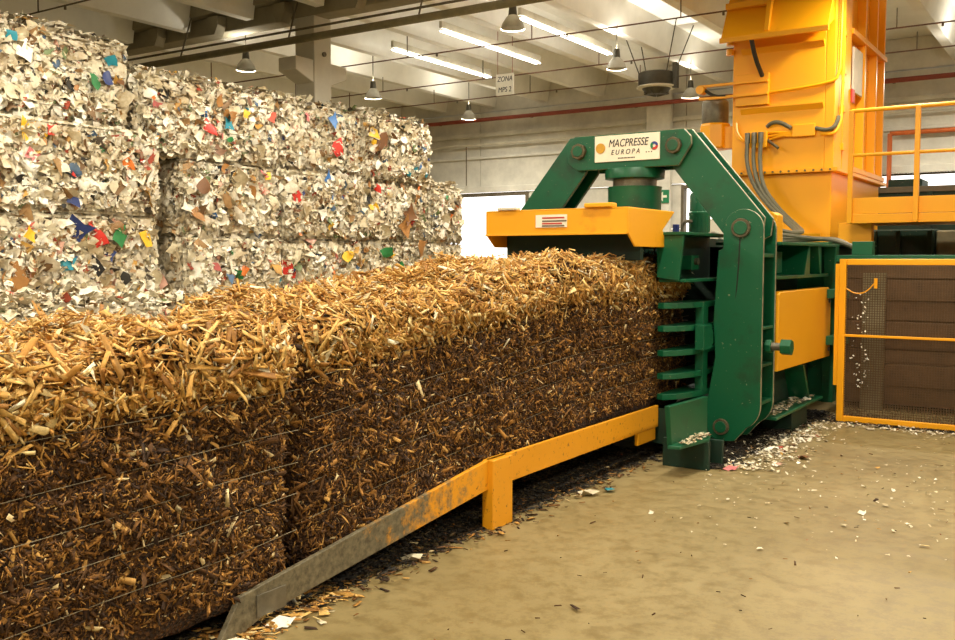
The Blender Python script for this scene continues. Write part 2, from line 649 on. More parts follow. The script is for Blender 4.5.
# window strip with its frame and panes
GLASS = bpy.data.materials.new('window_glass')
_nt, _p = nodes_of(GLASS)
_p.inputs['Base Color'].default_value = (1, 1, 1, 1)
_p.inputs['Roughness'].default_value = .05
_p.inputs['Transmission Weight'].default_value = 1.0
_p.inputs['IOR'].default_value = 1.02
win = thing('window_1', (1.35, WY + .1, 2.95), 'strip window with grey mullions above the pale wall', kind='structure')
for x in np.arange(-4.3, 7.01, .8071):
    boxo('mullion', PIPE_GREY, win, x - .025, x + .025, WY + .06, WY + .14, 2.96, 3.5)
for z in (2.975, 3.485):
    boxo('window_rail', PIPE_GREY, win, -4.3, 7.0, WY + .06, WY + .14, z - .02, z + .02)
for i in range(14):
    x = -4.3 + .8071 * i
    boxo('pane', GLASS, win, x + .03, x + .777, WY + .095, WY + .103, 3.0, 3.46, bevel=0)
d1 = thing('door_1', (-14.9, WY, 0), 'wide bright doorway open to daylight behind the waste bales', kind='structure')
for (a, b, c, d) in ((-16.6, -16.5, 0, 3.49), (-13.3, -13.2, 0, 3.49), (-16.5, -13.3, 3.4, 3.49)):
    boxo('door_frame', PIPE_GREY, d1, a, b, WY - .02, WY + .2, c, d)
w2 = thing('window_2', (-8, WY, 1.2), 'bright opening behind the press motor', kind='structure')
for (a, b, c, d) in ((-8.85, -8.78, 1.2, 3.46), (-7.17, -7.1, 1.2, 3.46), (-8.78, -7.17, 3.39, 3.46), (-8.78, -7.17, 1.2, 1.27)):
    boxo('window_frame', PIPE_GREY, w2, a, b, WY - .02, WY + .2, c, d)
boxo('shutter', CONC_C, w2, -8.2, -7.17, WY + .05, WY + .1, 1.27, 2.62)

# free-standing column with corbels
colm = thing('column', (-11.5, 12.31, 0), 'square concrete column with two corbels rising behind the waste bales', 'column')
boxo('shaft', CONC_C, colm, -11.72, -11.28, 12.1, 12.52, 0, 5.74, bevel=.015)
for s in (-1, 1):
    y = 12.1 if s < 0 else 12.52
    MB().prism([(y, 4.62), (y + s * .42, 4.78), (y + s * .42, 5.0), (y, 5.0)], 'x', -11.7, -11.3).build('corbel', CONC_C, colm, .012)
MB().cyl((-11.27, 12.32, 5.12), (-11.24, 12.32, 5.12), .04).build('socket', PIPE_GREY, colm)

# ------------------------------------------------------------------ pipes on walls and under the roof
red = thing('sprinkler_main', (-8, WY - .3, 5.45), 'long red sprinkler main pipe running along the back wall', 'pipe')
MB().tube([(-26, WY - .37, 5.45), (9, WY - .37, 5.45)], .055, 10).build('pipe', PIPE_RED, red, smooth=True)
for k in range(12):
    x = -25 + 3 * k
    boxo('clamp', PIPE_GREY, red, x - .03, x + .03, WY - .40, WY - .15, 5.42, 5.48, bevel=0)

cond = thing('pale_conduit', (-8, WY - .1, 4.75), 'pale conduit along the back wall under the red pipe', 'conduit')
MB().tube([(-26, WY - .345, 4.78), (9, WY - .345, 4.78)], .03, 8).build('pipe', PIPE_PALE, cond, smooth=True)
for k in range(7):
    x = -24.4 + 4.7 * k
    MB().tube([(x, WY - .345, 4.78), (x, WY - .345, 3.68)], .015, 6).build('drop', PIPE_GREY, cond)

bigp = thing('air_duct_pipe', (-9, 11.72, 5.26), 'thick dark pipe hung below the main roof beam', 'pipe')
MB().tube([(-26, 11.72, 5.26), (9, 11.72, 5.26)], .062, 14).build('pipe', GREYST, bigp, smooth=True)
MB().tube([(-26, 11.72, 5.42), (9, 11.72, 5.42)], .02, 8).build('cable', PIPE_GREY, bigp)
for k in range(13):
    x = -25 + 2.7 * k
    MB().tube([(x, 11.72, 5.3), (x, 11.98, 6.06)], .014, 6).build('hanger', PIPE_GREY, bigp)

spr_labels = {8.9: 'thin dark sprinkler pipe under the dim roof bay before the main beam',
              14.75: 'thin brown sprinkler pipe close behind the concrete column',
              17.4: 'thin brown sprinkler pipe passing beside the hanging zone sign',
              19.4: 'thin brown sprinkler pipe between zone sign and back wall'}
for yy, lab in spr_labels.items():
    t = thing('sprinkler_pipe', (-8, yy, 5.5), lab, 'pipe')
    MB().tube([(-26, yy, 5.5), (9, yy, 5.5)], .013, 8).build('pipe', PIPE_GREY if yy < 10 else PIPE_BROWN, t)
    for k in range(13):
        x = -25.1 + 2.75 * k
        MB().tube([(x, yy, 5.5), (x, yy, 6.4 if k % 2 else 5.83)], .011, 6).build('hanger', PIPE_GREY if k % 3 else PIPE_BROWN, t)
        MB().cyl((x + .7, yy, 5.44), (x + .7, yy, 5.5), .02, 8).build('nozzle', PIPE_GREY, t)

# fluorescent battens on the joist flanks
tube_sets = [(-9.94, 'fluorescent tube fitting on the joist above the zone sign', 13.87),
             (-8.33, 'fluorescent tube fitting between two rows of bell lamps', 13.87),
             (-11.6, 'fluorescent tube fitting on the joist beside the concrete column', 14.6)]
for (x, lab, y0) in tube_sets:
    t = thing('fluorescent_fitting', (x, y0 + 1.75, 5.7), lab, 'ceiling light')
    boxo('tray', PIPE_PALE, t, x - .03, x + .03, y0, y0 + 3.5, 5.70, 5.82)
    for dx in (-.042, .042):
        MB().tube([(x + dx, y0 + .05, 5.66), (x + dx, y0 + 3.45, 5.66)], .012, 10).build('tube', TUBE, t, smooth=True)


# bell lamps in rows through the hall, all alike and all switched on
LAMPDATA = bpy.data.lights.new('bell_lamp_light', 'AREA')
LAMPDATA.shape = 'DISK'
LAMPDATA.size = .38
LAMPDATA.energy = LAMP_W
LAMPDATA.color = LAMP_COL
LAMPDATA.spread = PI
CEIL_FILL = LAMPDATA.copy()              # up-facing disk added to brighten the ceiling, not part of the bell
CEIL_FILL.size = .2
CEIL_FILL.energy = LAMP_W * .12


def bell_lamp():
    t = thing('bell_lamp', (0, 0, 0))
    MB().lathe((0, 0, 0), [(.02, .36), (.06, .355), (.075, .22), (.08, .19)], 18).build('housing', GALV, t, smooth=True)
    MB().lathe((0, 0, 0), [(.08, .2), (.12, .16), (.18, .08), (.21, .0), (.206, .0), (.17, .08), (.11, .15), (.05, .17)], 26).build('shade', SHADE, t, smooth=True)
    MB().lathe((0, 0, 0), [(.01, .05), (.05, .07), (.055, .11), (.04, .15)], 14).build('bulb', BULB, t, smooth=True)
    MB().tube([(0, 0, .36), (0, 0, 1.28)], .012, 6).build('rod', GALV, t)
    for (dat, z, rx) in ((LAMPDATA, .01, 0), (CEIL_FILL, .37, PI)):  # lamp facing down, then the added ceiling fill facing up
        L = bpy.data.objects.new('lamp_and_fill_light', dat)
        link(L, t)
        L.location = (0, 0, z)
        L.rotation_euler = (rx, 0, 0)
    return t


proto = bell_lamp()
row_word = {-13.5: 'over the waste bales', -7.7: 'above the press side aisle', -2.0: 'in the row past the orange tower', 3.8: 'over the open floor'}
lamp_lab = {(-13.5, 12.5): 'bell lamp hanging right beside the concrete column and main beam', (-13.5, 16.0): 'bell lamp over the waste bales, next beyond the concrete column',
            (-13.5, 19.8): 'bell lamp over the waste bales, close to the back wall', (-7.7, 12.6): 'dark topped bell lamp hanging just under the main beam',
            (-7.7, 16.1): 'bell lamp beside the double fluorescent fitting, nearer the round ceiling fan', (-7.7, 19.8): 'bell lamp behind the round ceiling fan near the red pipe'}
first = True
for x in (-13.4, -7.65, -2.2, 3.6):
    for y in (-5, -1.5, 2.0, 5.5, 9.0, 12.55, 16.2, 19.9):
        if (x == -2.2 and y == 16.2) or (x < -13 and y < 12):
            continue
        if first:
            t = proto
            first = False
        else:
            t = proto.copy()
            link(t)
            for c in proto.children:
                d = c.copy()
                link(d, t)
        t.location = (x, y, 5.12)
        t.scale = (.88, .88, 1)
        lab = None
        for (a, b), s in lamp_lab.items():
            if abs(a - x) < .3 and abs(b - y) < .3:
                lab = s
        if lab is None and x == -2.2 and y > 12:
            lab = 'bell lamp close beside the orange tower' if y < 17 else 'bell lamp near the back wall past the orange tower'
        tag(t, lab or 'grey bell lamp hanging in the rows over the open floor', 'lamp', 'bell lamps in the roof bays')

# round ceiling fan heater
fan = thing('ceiling_fan_heater', (-7.84, 18.5, 4.95), 'round dark fan unit hung from rods under the roof', 'fan heater')
fx, fy = -7.84, 18.5
MB().lathe((fx, fy, 0), [(.36, 5.16), (.37, 5.18), (.37, 5.42), (.34, 5.44), (.02, 5.45)], 32).build('drum', GALV, fan, smooth=True)
MB().lathe((fx, fy, 0), [(.37, 5.12), (.40, 5.13), (.40, 5.16), (.36, 5.17), (.30, 5.15)], 32).build('rim', PIPE_PALE, fan, smooth=True)
MB().lathe((fx, fy, 0), [(.12, 4.99), (.2, 5.0), (.30, 5.13), (.2, 5.14)], 32).build('diffuser', GALV, fan, smooth=True)
for k in range(8):
    a = 2 * PI * k / 8
    MB().tube([(fx + .04 * math.cos(a), fy + .04 * math.sin(a), 4.97), (fx + .27 * math.cos(a), fy + .27 * math.sin(a), 5.03)], .012, 5).build('vane', GALV, fan)
boxo('motor_bracket', GALV, fan, fx + .36, fx + .46, fy - .06, fy + .06, 5.1, 5.6)
for (a, b) in ((-1, -1), (-1, 1), (1, -1), (1, 1)):
    MB().tube([(fx + .3 * a, fy + .2 * b, 5.42), (fx + .6 * a, fy + .45 * b, 6.4)], .012, 6).build('hanger', GALV, fan)


def text_obj(s, size, mat, parent, loc, rot, shear=0.0, squash=1.0, ext=.002):
    cu = bpy.data.curves.new('lettering', 'FONT')
    cu.body = s
    cu.size = size
    cu.align_x = 'CENTER'
    cu.align_y = 'CENTER'
    cu.shear = shear
    cu.extrude = ext
    tmp = bpy.data.objects.new('lettering_curve', cu)
    COL.objects.link(tmp)
    bpy.context.view_layer.update()
    me = bpy.data.meshes.new_from_object(tmp.evaluated_get(bpy.context.evaluated_depsgraph_get()))
    bpy.data.objects.remove(tmp)
    me.materials.clear()
    me.materials.append(mat)
    o = bpy.data.objects.new('lettering', me)
    link(o, parent)
    o.location = Vector(loc) - WLOC[parent]
    o.rotation_euler = rot
    o.scale = (squash, 1, 1)
    WLOC[o] = Vector(loc)
    return o


FRONT = Euler((PI / 2, 0, 0))
zs = thing('zone_sign', (-10.67, 17.2, 5.08), 'white hanging zone sign with black lettering under the roof joists', 'sign')
boxo('board', WHITE, zs, -10.89, -10.45, 17.19, 17.21, 5.07, 5.51, bevel=0)
text_obj('ZONA', .15, BLACK, zs, (-10.67, 17.186, 5.40), FRONT, .2, .85)
text_obj('MPS 2', .15, BLACK, zs, (-10.67, 17.186, 5.18), FRONT, .1, .85)
for dx in (-.18, .18):
    MB().tube([(-10.67 + dx, 17.2, 5.5), (-10.67 + dx, 17.2, 6.4)], .006, 5).build('chain', PIPE_RED, zs)

ex = thing('exit_sign', (-9.3, WY - .33, 3.0), 'small green exit arrow sign on the pale back wall pilaster', 'sign')
boxo('board', SIGNGREEN, ex, -9.36, -9.04, WY - .33, WY - .305, 3.02, 3.34, bevel=0)
MB().prism([(-9.31, 3.18), (-9.19, 3.30), (-9.19, 3.21), (-9.09, 3.21), (-9.09, 3.15), (-9.19, 3.15), (-9.19, 3.06)], 'y', WY - .338, WY - .33).build('arrow', WHITE, ex)

fr = thing('orange_pipe_frame', (-1.5, WY - .2, 0), 'orange pipe frame standing against the back wall by the strip window', 'pipe frame')
for x in (-4.05, -.6, 2.9):
    MB().tube([(x, WY - .2, 0), (x, WY - .2, 4.35)], .05, 10).build('upright', PIPE_ORANGE, fr)
MB().tube([(-4.05, WY - .2, 4.35), (2.9, WY - .2, 4.35)], .05, 10).build('crossbar', PIPE_ORANGE, fr)

# ------------------------------------------------------------------ baling press
CXP = -3.7                                    # centre line of the press channel
press = thing('baling_press', (CXP, 8.2, 0), 'green and orange channel baling press with a tensioning yoke over the bale', 'baler')


def arcpts(cx, cz, r, a0, a1, n=14):
    return [(cx + r * math.cos(math.radians(a0 + (a1 - a0) * i / n)), cz + r * math.sin(math.radians(a0 + (a1 - a0) * i / n))) for i in range(n + 1)]


def mir(pts):
    return [(2 * CXP - x, z) for (x, z) in reversed(pts)]


# top beam of the yoke
bp = [(-4.30, 2.66), (-4.29, 2.72), (-4.22, 2.785), (-3.15, 2.785), (-3.09, 2.72), (-3.085, 2.65), (-3.2, 2.47), (-4.2, 2.47), (-4.29, 2.54)]
yoke = MB().prism(bp, 'y', 8.0, 8.04).build('yoke_beam', GREEN, press, .006, edge=EDGE)
MB().prism(bp, 'y', 8.36, 8.40).build('yoke_back_plate', GREEN, press, .006)
boxo('yoke_web', GREEN_DK, press, -4.05, -3.36, 8.04, 8.36, 2.50, 2.76)
for x in (-4.17, -3.24):
    MB().lathe((x, 7.96, 2.645), [(.075, .0), (.075, .5)], 8, (0, 1, 0)).build('yoke_pin', RUSTY, press, .006)
    MB().lathe((x, 7.952, 2.645), [(.05, .0), (.05, .03)], 20, (0, 1, 0)).build('pin_cap', GREEN, press, .004)
# name board
sb = boxo('name_board', WHITE, press, -4.005, -3.37, 7.985, 8.0, 2.535, 2.772, bevel=.002)
text_obj('MACPRESSE', .098, BLACK, sb, (-3.675, 7.983, 2.695), FRONT, .25, .76)
text_obj('E U R O P A', .064, BLACK, sb, (-3.70, 7.983, 2.615), FRONT, .25, .85)
for x in (-3.495, -3.47, -3.445):
    boxo('print_mark', BLACK, sb, x - .005, x + .005, 7.983, 7.985, 2.598, 2.608, bevel=0)
for k in range(12):
    boxo('print_mark', BLACK, sb, -3.77 + .014 * k, -3.77 + .014 * k + .009, 7.983, 7.985, 2.556, 2.568, bevel=0)
MB().cyl((-3.945, 7.985, 2.66), (-3.945, 7.978, 2.66), .046, 28).build('gold_emblem', GOLD, sb)
for (a0, m) in ((0, BLUE), (120, SIGNGREEN), (240, REDP)):
    ring = arcpts(-3.42, 2.655, .036, a0, a0 + 120, 8) + arcpts(-3.42, 2.655, .015, a0 + 120, a0, 8)
    MB().prism(ring, 'y', 7.978, 7.985).build('round_emblem', m, sb)
# slanting arms and side levers, one of each side
arm = [(-3.16, 2.785), (-3.10, 2.785), (-2.45, 2.0), (-2.47, 1.85), (-2.62, 1.78), (-2.80, 1.86), (-3.27, 2.455), (-3.30, 2.6), (-3.26, 2.74)]
lever = ([(-2.44, 1.9)] + [(-2.44, .46)] + arcpts(-2.66, .40, .22, 0, -62, 6) + [(-2.66, .085), (-2.80, .07), (-2.88, .11), (-2.915, .2),
         (-2.905, .42), (-2.84, .80), (-2.85, .95), (-2.862, 1.1), (-2.825, 1.72), (-2.785, 1.74), (-2.785, 1.9)] + arcpts(-2.6125, 1.9, .1725, 180, 0, 16)[1:-1])
lever_edge = RUSTY
for side in (1, -1):
    A = arm if side > 0 else mir(arm)
    L = lever if side > 0 else mir(lever)
    mx = (lambda x: x) if side > 0 else (lambda x: 2 * CXP - x)
    bx = lambda m, n, x0, x1, *r, bevel=.004: boxo(n, m, press, min(mx(x0), mx(x1)), max(mx(x0), mx(x1)), *r, bevel=bevel)
    MB().prism(A, 'y', 8.06, 8.10).build('yoke_arm', GREEN, press, .006, edge=EDGE)
    MB().prism(A, 'y', 8.30, 8.34).build('yoke_arm', GREEN, press, .006, edge=EDGE)
    dx = .03
    inner = [(-3.12, 2.70), (-2.53, 1.99), (-2.60, 1.93), (-3.19, 2.64)]
    MB().prism(inner if side > 0 else mir(inner), 'y', 8.10, 8.30).build('arm_web', GREEN_DK, press)
    MB().prism(L, 'y', 8.0, 8.035).build('lever_plate', GREEN, press, .005, edge=EDGE)
    MB().prism(L, 'y', 8.36, 8.395).build('lever_plate', GREEN, press, .005, edge=EDGE)
    for (z, h) in ((1.68, .03), (1.06, .025), (.74, .025), (.42, .03)):
        bx(GREEN, 'lever_rib', -2.80, -2.45, 8.035, 8.36, z - h / 2, z + h / 2)
    bx(GREEN_DK, 'lever_web', -2.64, -2.60, 8.035, 8.36, .42, 1.68)
    for (x, z, r) in ((-2.63, 1.913, .082), (-2.775, .20, .07)):
        MB().lathe((mx(x), 7.975, z), [(r, 0), (r, .45)], 28, (0, 1, 0)).build('lever_pin', RUSTY, press, .004, smooth=True)
        MB().lathe((mx(x), 7.968, z), [(r * .72, 0), (r * .72, .03)], 24, (0, 1, 0)).build('pin_cap', GREEN, press, .004)
    # tie bolt that sticks out sideways
    s = 1 if side > 0 else -1
    MB().lathe((mx(-2.5), 8.2, .90), [(.034, 0), (.034, .2)], 18, (s, 0, 0)).build('tie_bolt', STEEL, press, smooth=True)
    MB().lathe((mx(-2.33), 8.2, .90), [(.07, 0), (.07, .09)], 6, (s, 0, 0)).build('bolt_nut', GREEN, press, .006)
    MB().lathe((mx(-2.47), 8.2, .90), [(.06, 0), (.06, .06)], 6, (s, 0, 0)).build('bolt_nut', GREEN, press, .006)
    # channel fins
    fin = [(-3.14, 7.44), (-3.08, 7.42), (-3.0, 7.52), (-2.935, 7.7), (-2.905, 7.88), (-2.90, 8.3), (-3.14, 8.3)]
    if side < 0:
        fin = [(2 * CXP - x, y) for (x, y) in reversed(fin)]
    for z in (1.262, 1.07, .865, .672, .50):
        MB().prism(fin, 'z', z - .024, z + .024).build('channel_fin', GREEN, press, .004)
    bx(GREEN, 'fin_post', -2.97, -2.9, 7.86, 7.98, .5, 1.28)
    MB().prism([(7.72, .88), (7.9, .88), (7.95, .93), (7.95, 1.02), (7.9, 1.09), (7.72, 1.09)], 'x', min(mx(-2.92), mx(-2.84)), max(mx(-2.92), mx(-2.84))).build('stop_block', GREEN, press, .005)
    # girder along the channel top
    bx(GREEN, 'girder_top_flange', -3.12, -2.87, 7.34, 8.5, 1.845, 1.87)
    bx(GREEN, 'girder_bottom_flange', -3.12, -2.89, 7.4, 8.5, 1.46, 1.485)
    bx(GREEN_DK, 'girder_web', -3.12, -3.08, 7.4, 8.5, 1.485, 1.845)
    gp = [(-3.12, 1.50), (-2.93, 1.47), (-2.89, 1.845), (-3.12, 1.845)]
    MB().prism(gp if side > 0 else mir(gp), 'y', 7.36, 7.39).build('girder_end_plate', GREEN, press, .004)
    bx(GREEN, 'valve_block', -3.08, -2.98, 7.78, 7.95, 1.56, 1.68)
    MB().lathe((mx(-2.98), 7.86, 1.63), [(.03, 0), (.03, .03)], 14, (s, 0, 0)).build('valve_knob', STEEL, press)
    # base wing, flange and foot
    wing = [(6.74, .24), (6.68, .55), (7.5, .53), (7.5, .24)]
    MB().prism(wing, 'x', min(mx(-2.76), mx(-2.72)), max(mx(-2.76), mx(-2.72))).build('base_wing', GREEN, press, .005)
    wf2 = [(-2.74, 6.70), (-2.65, 6.72), (-2.58, 7.15), (-2.62, 7.3), (-2.74, 7.5)]
    MB().prism(wf2 if side > 0 else [(2 * CXP - x, y) for (x, y) in reversed(wf2)], 'z', .225, .25).build('base_flange', GREEN, press, .004)
    bx(GREEN_DK, 'foot', -2.95, -2.57, 7.12, 7.16, 0, .225)
    bx(GREEN_DK, 'foot', -2.9, -2.55, 7.38, 7.42, 0, .2)
    bx(GREEN_DK, 'base_beam', -3.1, -2.96, 7.5, 12.5, .1, .42)
    # side frame behind the lever
    bx(GREEN, 'body_top_flange', -3.0, -2.40, 8.42, 10.42, 1.775, 1.80)
    bx(GREEN, 'body_rib', -2.9, -2.45, 8.42, 10.3, 1.47, 1.50)
    bx(GREEN_DK, 'body_side', -2.85, -2.80, 8.42, 12.9, .2, 1.78)
    bx(GREEN, 'pocket_plate', -2.80, -2.62, 8.5, 9.2, 1.52, 1.72)
    MB().prism([(9.35, 1.5), (9.5, 1.775), (9.55, 1.775), (9.55, 1.5)], 'x', min(mx(-2.8), mx(-2.45)), max(mx(-2.8), mx(-2.45))).build('body_gusset', GREEN, press, .004)
    MB().prism([(9.95, 1.5), (9.85, 1.775), (9.98, 1.775), (10.0, 1.5)], 'x', min(mx(-2.8), mx(-2.45)), max(mx(-2.8), mx(-2.45))).build('body_gusset', GREEN, press, .004)
    bx(GREEN, 'end_post', -2.52, -2.40, 10.38, 10.52, .14, 1.80)
    bx(GREEN, 'end_post', -2.8, -2.52, 10.42, 10.48, .14, 1.80)
    cov = [(8.42, .66), (8.42, 1.34), (8.46, 1.36), (10.2, 1.36), (10.3, 1.30), (10.3, .64)]
    cv = MB().prism(cov, 'x', min(mx(-2.52), mx(-2.42)), max(mx(-2.52), mx(-2.42))).build('side_cover', YELLOW, press, .008)
    for (y, z) in ((10.22, 1.22), (10.22, .72)):
        MB().lathe((mx(-2.42), y, z), [(.02, 0), (.02, .015)], 12, (s, 0, 0)).build('cover_bolt', STEEL, cv)
    bx(GREEN_DK, 'lower_panel', -2.70, -2.66, 8.42, 10.4, .26, .66)
    bx(GREEN, 'bottom_ledge', -2.80, -2.42, 8.42, 10.05, .225, .25)
    MB().prism([(9.45, .62), (9.5, .62), (9.75, .25), (9.69, .25)], 'x', min(mx(-2.66), mx(-2.47)), max(mx(-2.66), mx(-2.47))).build('stay', GREEN, press)
    bx(GREEN_DK, 'foot', -2.78, -2.50, 9.2, 9.75, 0, .225)
    bx(GREEN_DK, 'foot', -2.9, -2.6, 12.3, 12.7, 0, .2)
# front of the channel roof and its dark mouth
boxo('channel_roof_front', GREEN_DK, press, -4.32, -3.09, 6.96, 7.02, 1.64, 1.90)
boxo('channel_roof', GREEN_DK, press, -4.28, -3.12, 7.02, 12.9, 1.76, 1.84)
boxo('sill_plate', GREEN_DK, press, -4.45, -2.95, 7.46, 7.5, .1, .40)
boxo('channel_floor', STEEL, press, -4.3, -3.1, 7.5, 12.8, .26, .32)
# hydraulic cylinder in the yoke
MB().lathe((CXP, 8.2, 0), [(.24, 1.84), (.245, 2.28), (.25, 2.31), (.15, 2.32)], 36).build('cylinder_body', GREEN, press, smooth=True)
MB().lathe((CXP, 8.2, 0), [(.2, 2.30), (.2, 2.40)], 32).build('cylinder_rod', STEEL, press, smooth=True)
MB().lathe((CXP, 8.2, 0), [(.2, 2.375), (.27, 2.385), (.275, 2.46), (.265, 2.475), (.1, 2.48)], 36).build('cylinder_flange', GREEN, press, smooth=True)
# orange hood in front of the yoke
hood = MB()
hood.box(-4.335, -3.063, 6.66, 6.675, 1.845, 2.04)
hood.box(-4.335, -3.063, 6.66, 7.58, 2.03, 2.045)
sidep = [(6.66, 2.04), (7.58, 2.04), (7.33, 1.885), (7.44, 1.745), (6.79, 1.745), (6.66, 1.845)]
hood.prism(sidep, 'x', -3.073, -3.058)
hood.prism(sidep, 'x', -4.34, -4.325)
hd = hood.build('hood', YELLOW, press, .004)
boxo('hood_lip', YELLOW, hd, -4.335, -3.065, 6.64, 6.665, 1.838, 1.852, bevel=.002)
boxo('hood_latch', YELLOW, hd, -3.42, -3.19, 6.63, 6.74, 2.045, 2.08, bevel=.008)
boxo('hood_latch', PIPE_PALE, hd, -4.22, -4.04, 6.64, 6.72, 2.045, 2.07, bevel=.008)
lb = boxo('warning_label', WHITE, hd, -3.86, -3.58, 6.652, 6.66, 1.90, 2.0, bevel=0)
for (z, w, m) in ((1.975, .2, REDP), (1.95, .22, PIPE_GREY), (1.93, .18, REDP), (1.912, .2, PIPE_GREY)):
    boxo('print_line', m, lb, -3.80, -3.80 + w, 6.65, 6.653, z - .006, z + .006, bevel=0)
# motor and fittings on the channel roof
mo = MB().lathe((-3.5, 9.35, 0), [(.105, 1.84), (.105, 2.08), (.11, 2.10), (.11, 2.12), (.1, 2.13), (.1, 2.29), (.09, 2.315), (.01, 2.32)], 28).build('motor', GREEN, press, smooth=True)
for k in range(12):
    a = 2 * PI * k / 12
    boxo('motor_fin', GREEN, mo, -3.5 + .1 * math.cos(a) - .006, -3.5 + .1 * math.cos(a) + .006, 9.35 + .1 * math.sin(a) - .006, 9.35 + .1 * math.sin(a) + .006, 1.86, 2.07, bevel=0)
MB().tube([(-3.62, 9.2, 1.84), (-3.63, 9.2, 1.98), (-3.6, 9.2, 2.03), (-3.55, 9.26, 2.03)], .018, 8, 2).build('motor_pipe', PIPE_GREY, press, smooth=True)
boxo('motor_valve', BLUE, press, -3.72, -3.67, 9.18, 9.24, 1.84, 2.0)
MB().tube([(-3.2, 8.75, 1.84), (-3.17, 8.75, 1.90), (-3.1, 8.75, 1.90), (-3.07, 8.75, 1.84)], .016, 8, 1).build('lifting_eye', PIPE_PALE, press, smooth=True)
# body carrying on under the tower, ledge to the guard
boxo('press_body', GREEN_DK, press, -4.7, -2.86, 10.5, 16.2, .2, 1.82)
boxo('rear_top_plate', GREEN, press, -4.75, -2.5, 10.5, 13.0, 1.80, 1.83)
boxo('guard_beam', GREEN, press, -2.52, .4, 10.42, 10.52, 1.62, 1.69)
for z in (1.30, .82):
    boxo('hinge_bracket', GREEN, press, -2.42, -2.26, 10.12, 10.45, z - .05, z + .04)
MB().prism([(-2.645, 1.83), (-2.633, 1.83), (-2.640, 1.62), (-2.655, 1.40), (-2.672, 1.30), (-2.664, 1.42), (-2.652, 1.62)], 'y', 7.9985, 8.0).build('oil_streak', DARK, press)
boxo('junction_box', GREEN, press, -2.25, -2.05, 10.42, 10.54, 1.69, 1.83)
# small orange guard over the hoses behind the lever
MB().prism([(-2.80, 1.80), (-2.80, 2.06), (-2.76, 2.09), (-2.66, 2.09), (-2.62, 2.06), (-2.62, 1.80)], 'y', 9.0, 9.2).build('hose_guard', ORANGE, press, .006)

press.location = WLOC[press] + Vector((.018, .01, 0))      # seated square over the bale
WLOC[press] = Vector(press.location)

# ------------------------------------------------------------------ tower
TX0, TX1, TY0, TY1 = -4.39, -3.04, 13.0, 16.2
tower = thing('feed_tower', (-3.7, 14.5, 1.83), 'tall orange hopper tower with flap and hydraulic hoses standing on the press', 'hopper')
boxo('lower_shaft', ORANGE, tower, TX0 + .04, TX1 - .03, TY0 + .05, TY1 - .1, 1.83, 2.79, bevel=.01)
boxo('flange', ORANGE, tower, TX0 - .02, TX1 + .06, TY0 - .04, TY1 + .05, 2.79, 2.84, bevel=.004)
boxo('upper_shaft', ORANGE, tower, TX0, TX1 - .12, TY0, TY1, 2.84, 5.7, bevel=.01)
boxo('corner_post', ORANGE, tower, TX1 - .12, TX1, TY0, TY0 + .42, 2.84, 5.7, bevel=.008)
boxo('corner_post', ORANGE, tower, TX1 - .12, TX1, TY0 + .47, TY0 + .88, 2.84, 5.7, bevel=.008)
for y in (14.75, 15.55, 16.12):
    boxo('side_rib', ORANGE, tower, TX1 - .12, TX1, y, y + .07, 2.84, 5.7, bevel=.004)
for z in (4.72, 2.86):
    boxo('side_band', ORANGE, tower, TX1 - .12, TX1 + .03, TY0 + .88, TY1, z, z + .07, bevel=.004)
for (z, d) in ((1.96, .02), (3.66, .05), (4.46, .06)):
    MB().prism([(TY0, z - .05), (TY0 - d, z + .02), (TY0 - d, z + .035), (TY0, z + .035)], 'x', TX0 + .12, TX1 - .14).build('front_rib', ORANGE, tower)
for k in range(13):
    MB().cyl((TX0 + .05 + k * .106, TY0 - .055, 2.815), (TX0 + .05 + k * .106, TY0 - .04, 2.815), .014, 8).build('flange_bolt', RUSTY, tower)
for z in (3.1, 3.6, 4.1, 4.6):
    boxo('door_hinge', ORANGE, tower, TX1, TX1 + .03, TY0 + .40, TY0 + .50, z, z + .09, bevel=.004)
boxo('grey_plate', PIPE_PALE, tower, TX1 - .05, TX1 - .02, 14.15, 14.7, 3.98, 4.6, bevel=.004)
boxo('red_tag', REDP, tower, TX1, TX1 + .02, 13.9, 14.05, 3.80, 3.98, bevel=0)
# flap: slanting sheet over the upper half
flap = MB().prism([(TY0, 5.35), (TY0 - .44, 4.55), (TY0 - .42, 4.53), (TY0 + .02, 5.33)], 'x', TX0 - .03, TX1 + .0).build('flap', ORANGE, tower, .004)
boxo('flap_lip', ORANGE, flap, TX0 - .04, TX1 + .01, TY0 - .46, TY0 - .42, 4.51, 4.575, bevel=.003)
MB().prism([(TY0 - .02, 5.42), (TY0 - .2, 5.42), (TY0 - .42, 4.62), (TY0 - .40, 4.60)], 'x', -3.85, -3.79).build('flap_rib', ORANGE, flap, .004)
for x in (TX0 + .02, TX1 - .04):
    MB().prism([(TY0 + .02, 5.30), (TY0 - .40, 4.55), (TY0 + .02, 4.75)], 'x', x, x + .012).build('flap_cheek', ORANGE, flap)
boxo('top_rail', ORANGE, tower, TX0 - .02, -3.85, TY0 - .3, TY0 - .2, 4.98, 5.06, bevel=.01)
MB().tube([(-4.02, TY0 - .42, 4.56), (-4.0, TY0 - .28, 4.3), (-3.97, TY0 - .06, 4.1)], .03, 8, 1).build('gas_strut', BLACKR, tower, smooth=True)
boxo('strut_mount', ORANGE, tower, TX0 + .06, -3.88, TY0 - .07, TY0, 3.72, 4.14, bevel=.006)
for z in (4.03, 3.86):
    MB().box(-4.83, -3.88, TY0 - .12, TY0 - .07, z - .018, z + .018).build('fork_bar', ORANGE, tower, .005)
MB().lathe((-4.80, TY0 - .17, 3.98), [(.06, 0), (.06, .14)], 18, (0, 1, 0)).build('fork_roller', ORANGE, tower, .004, smooth=True)
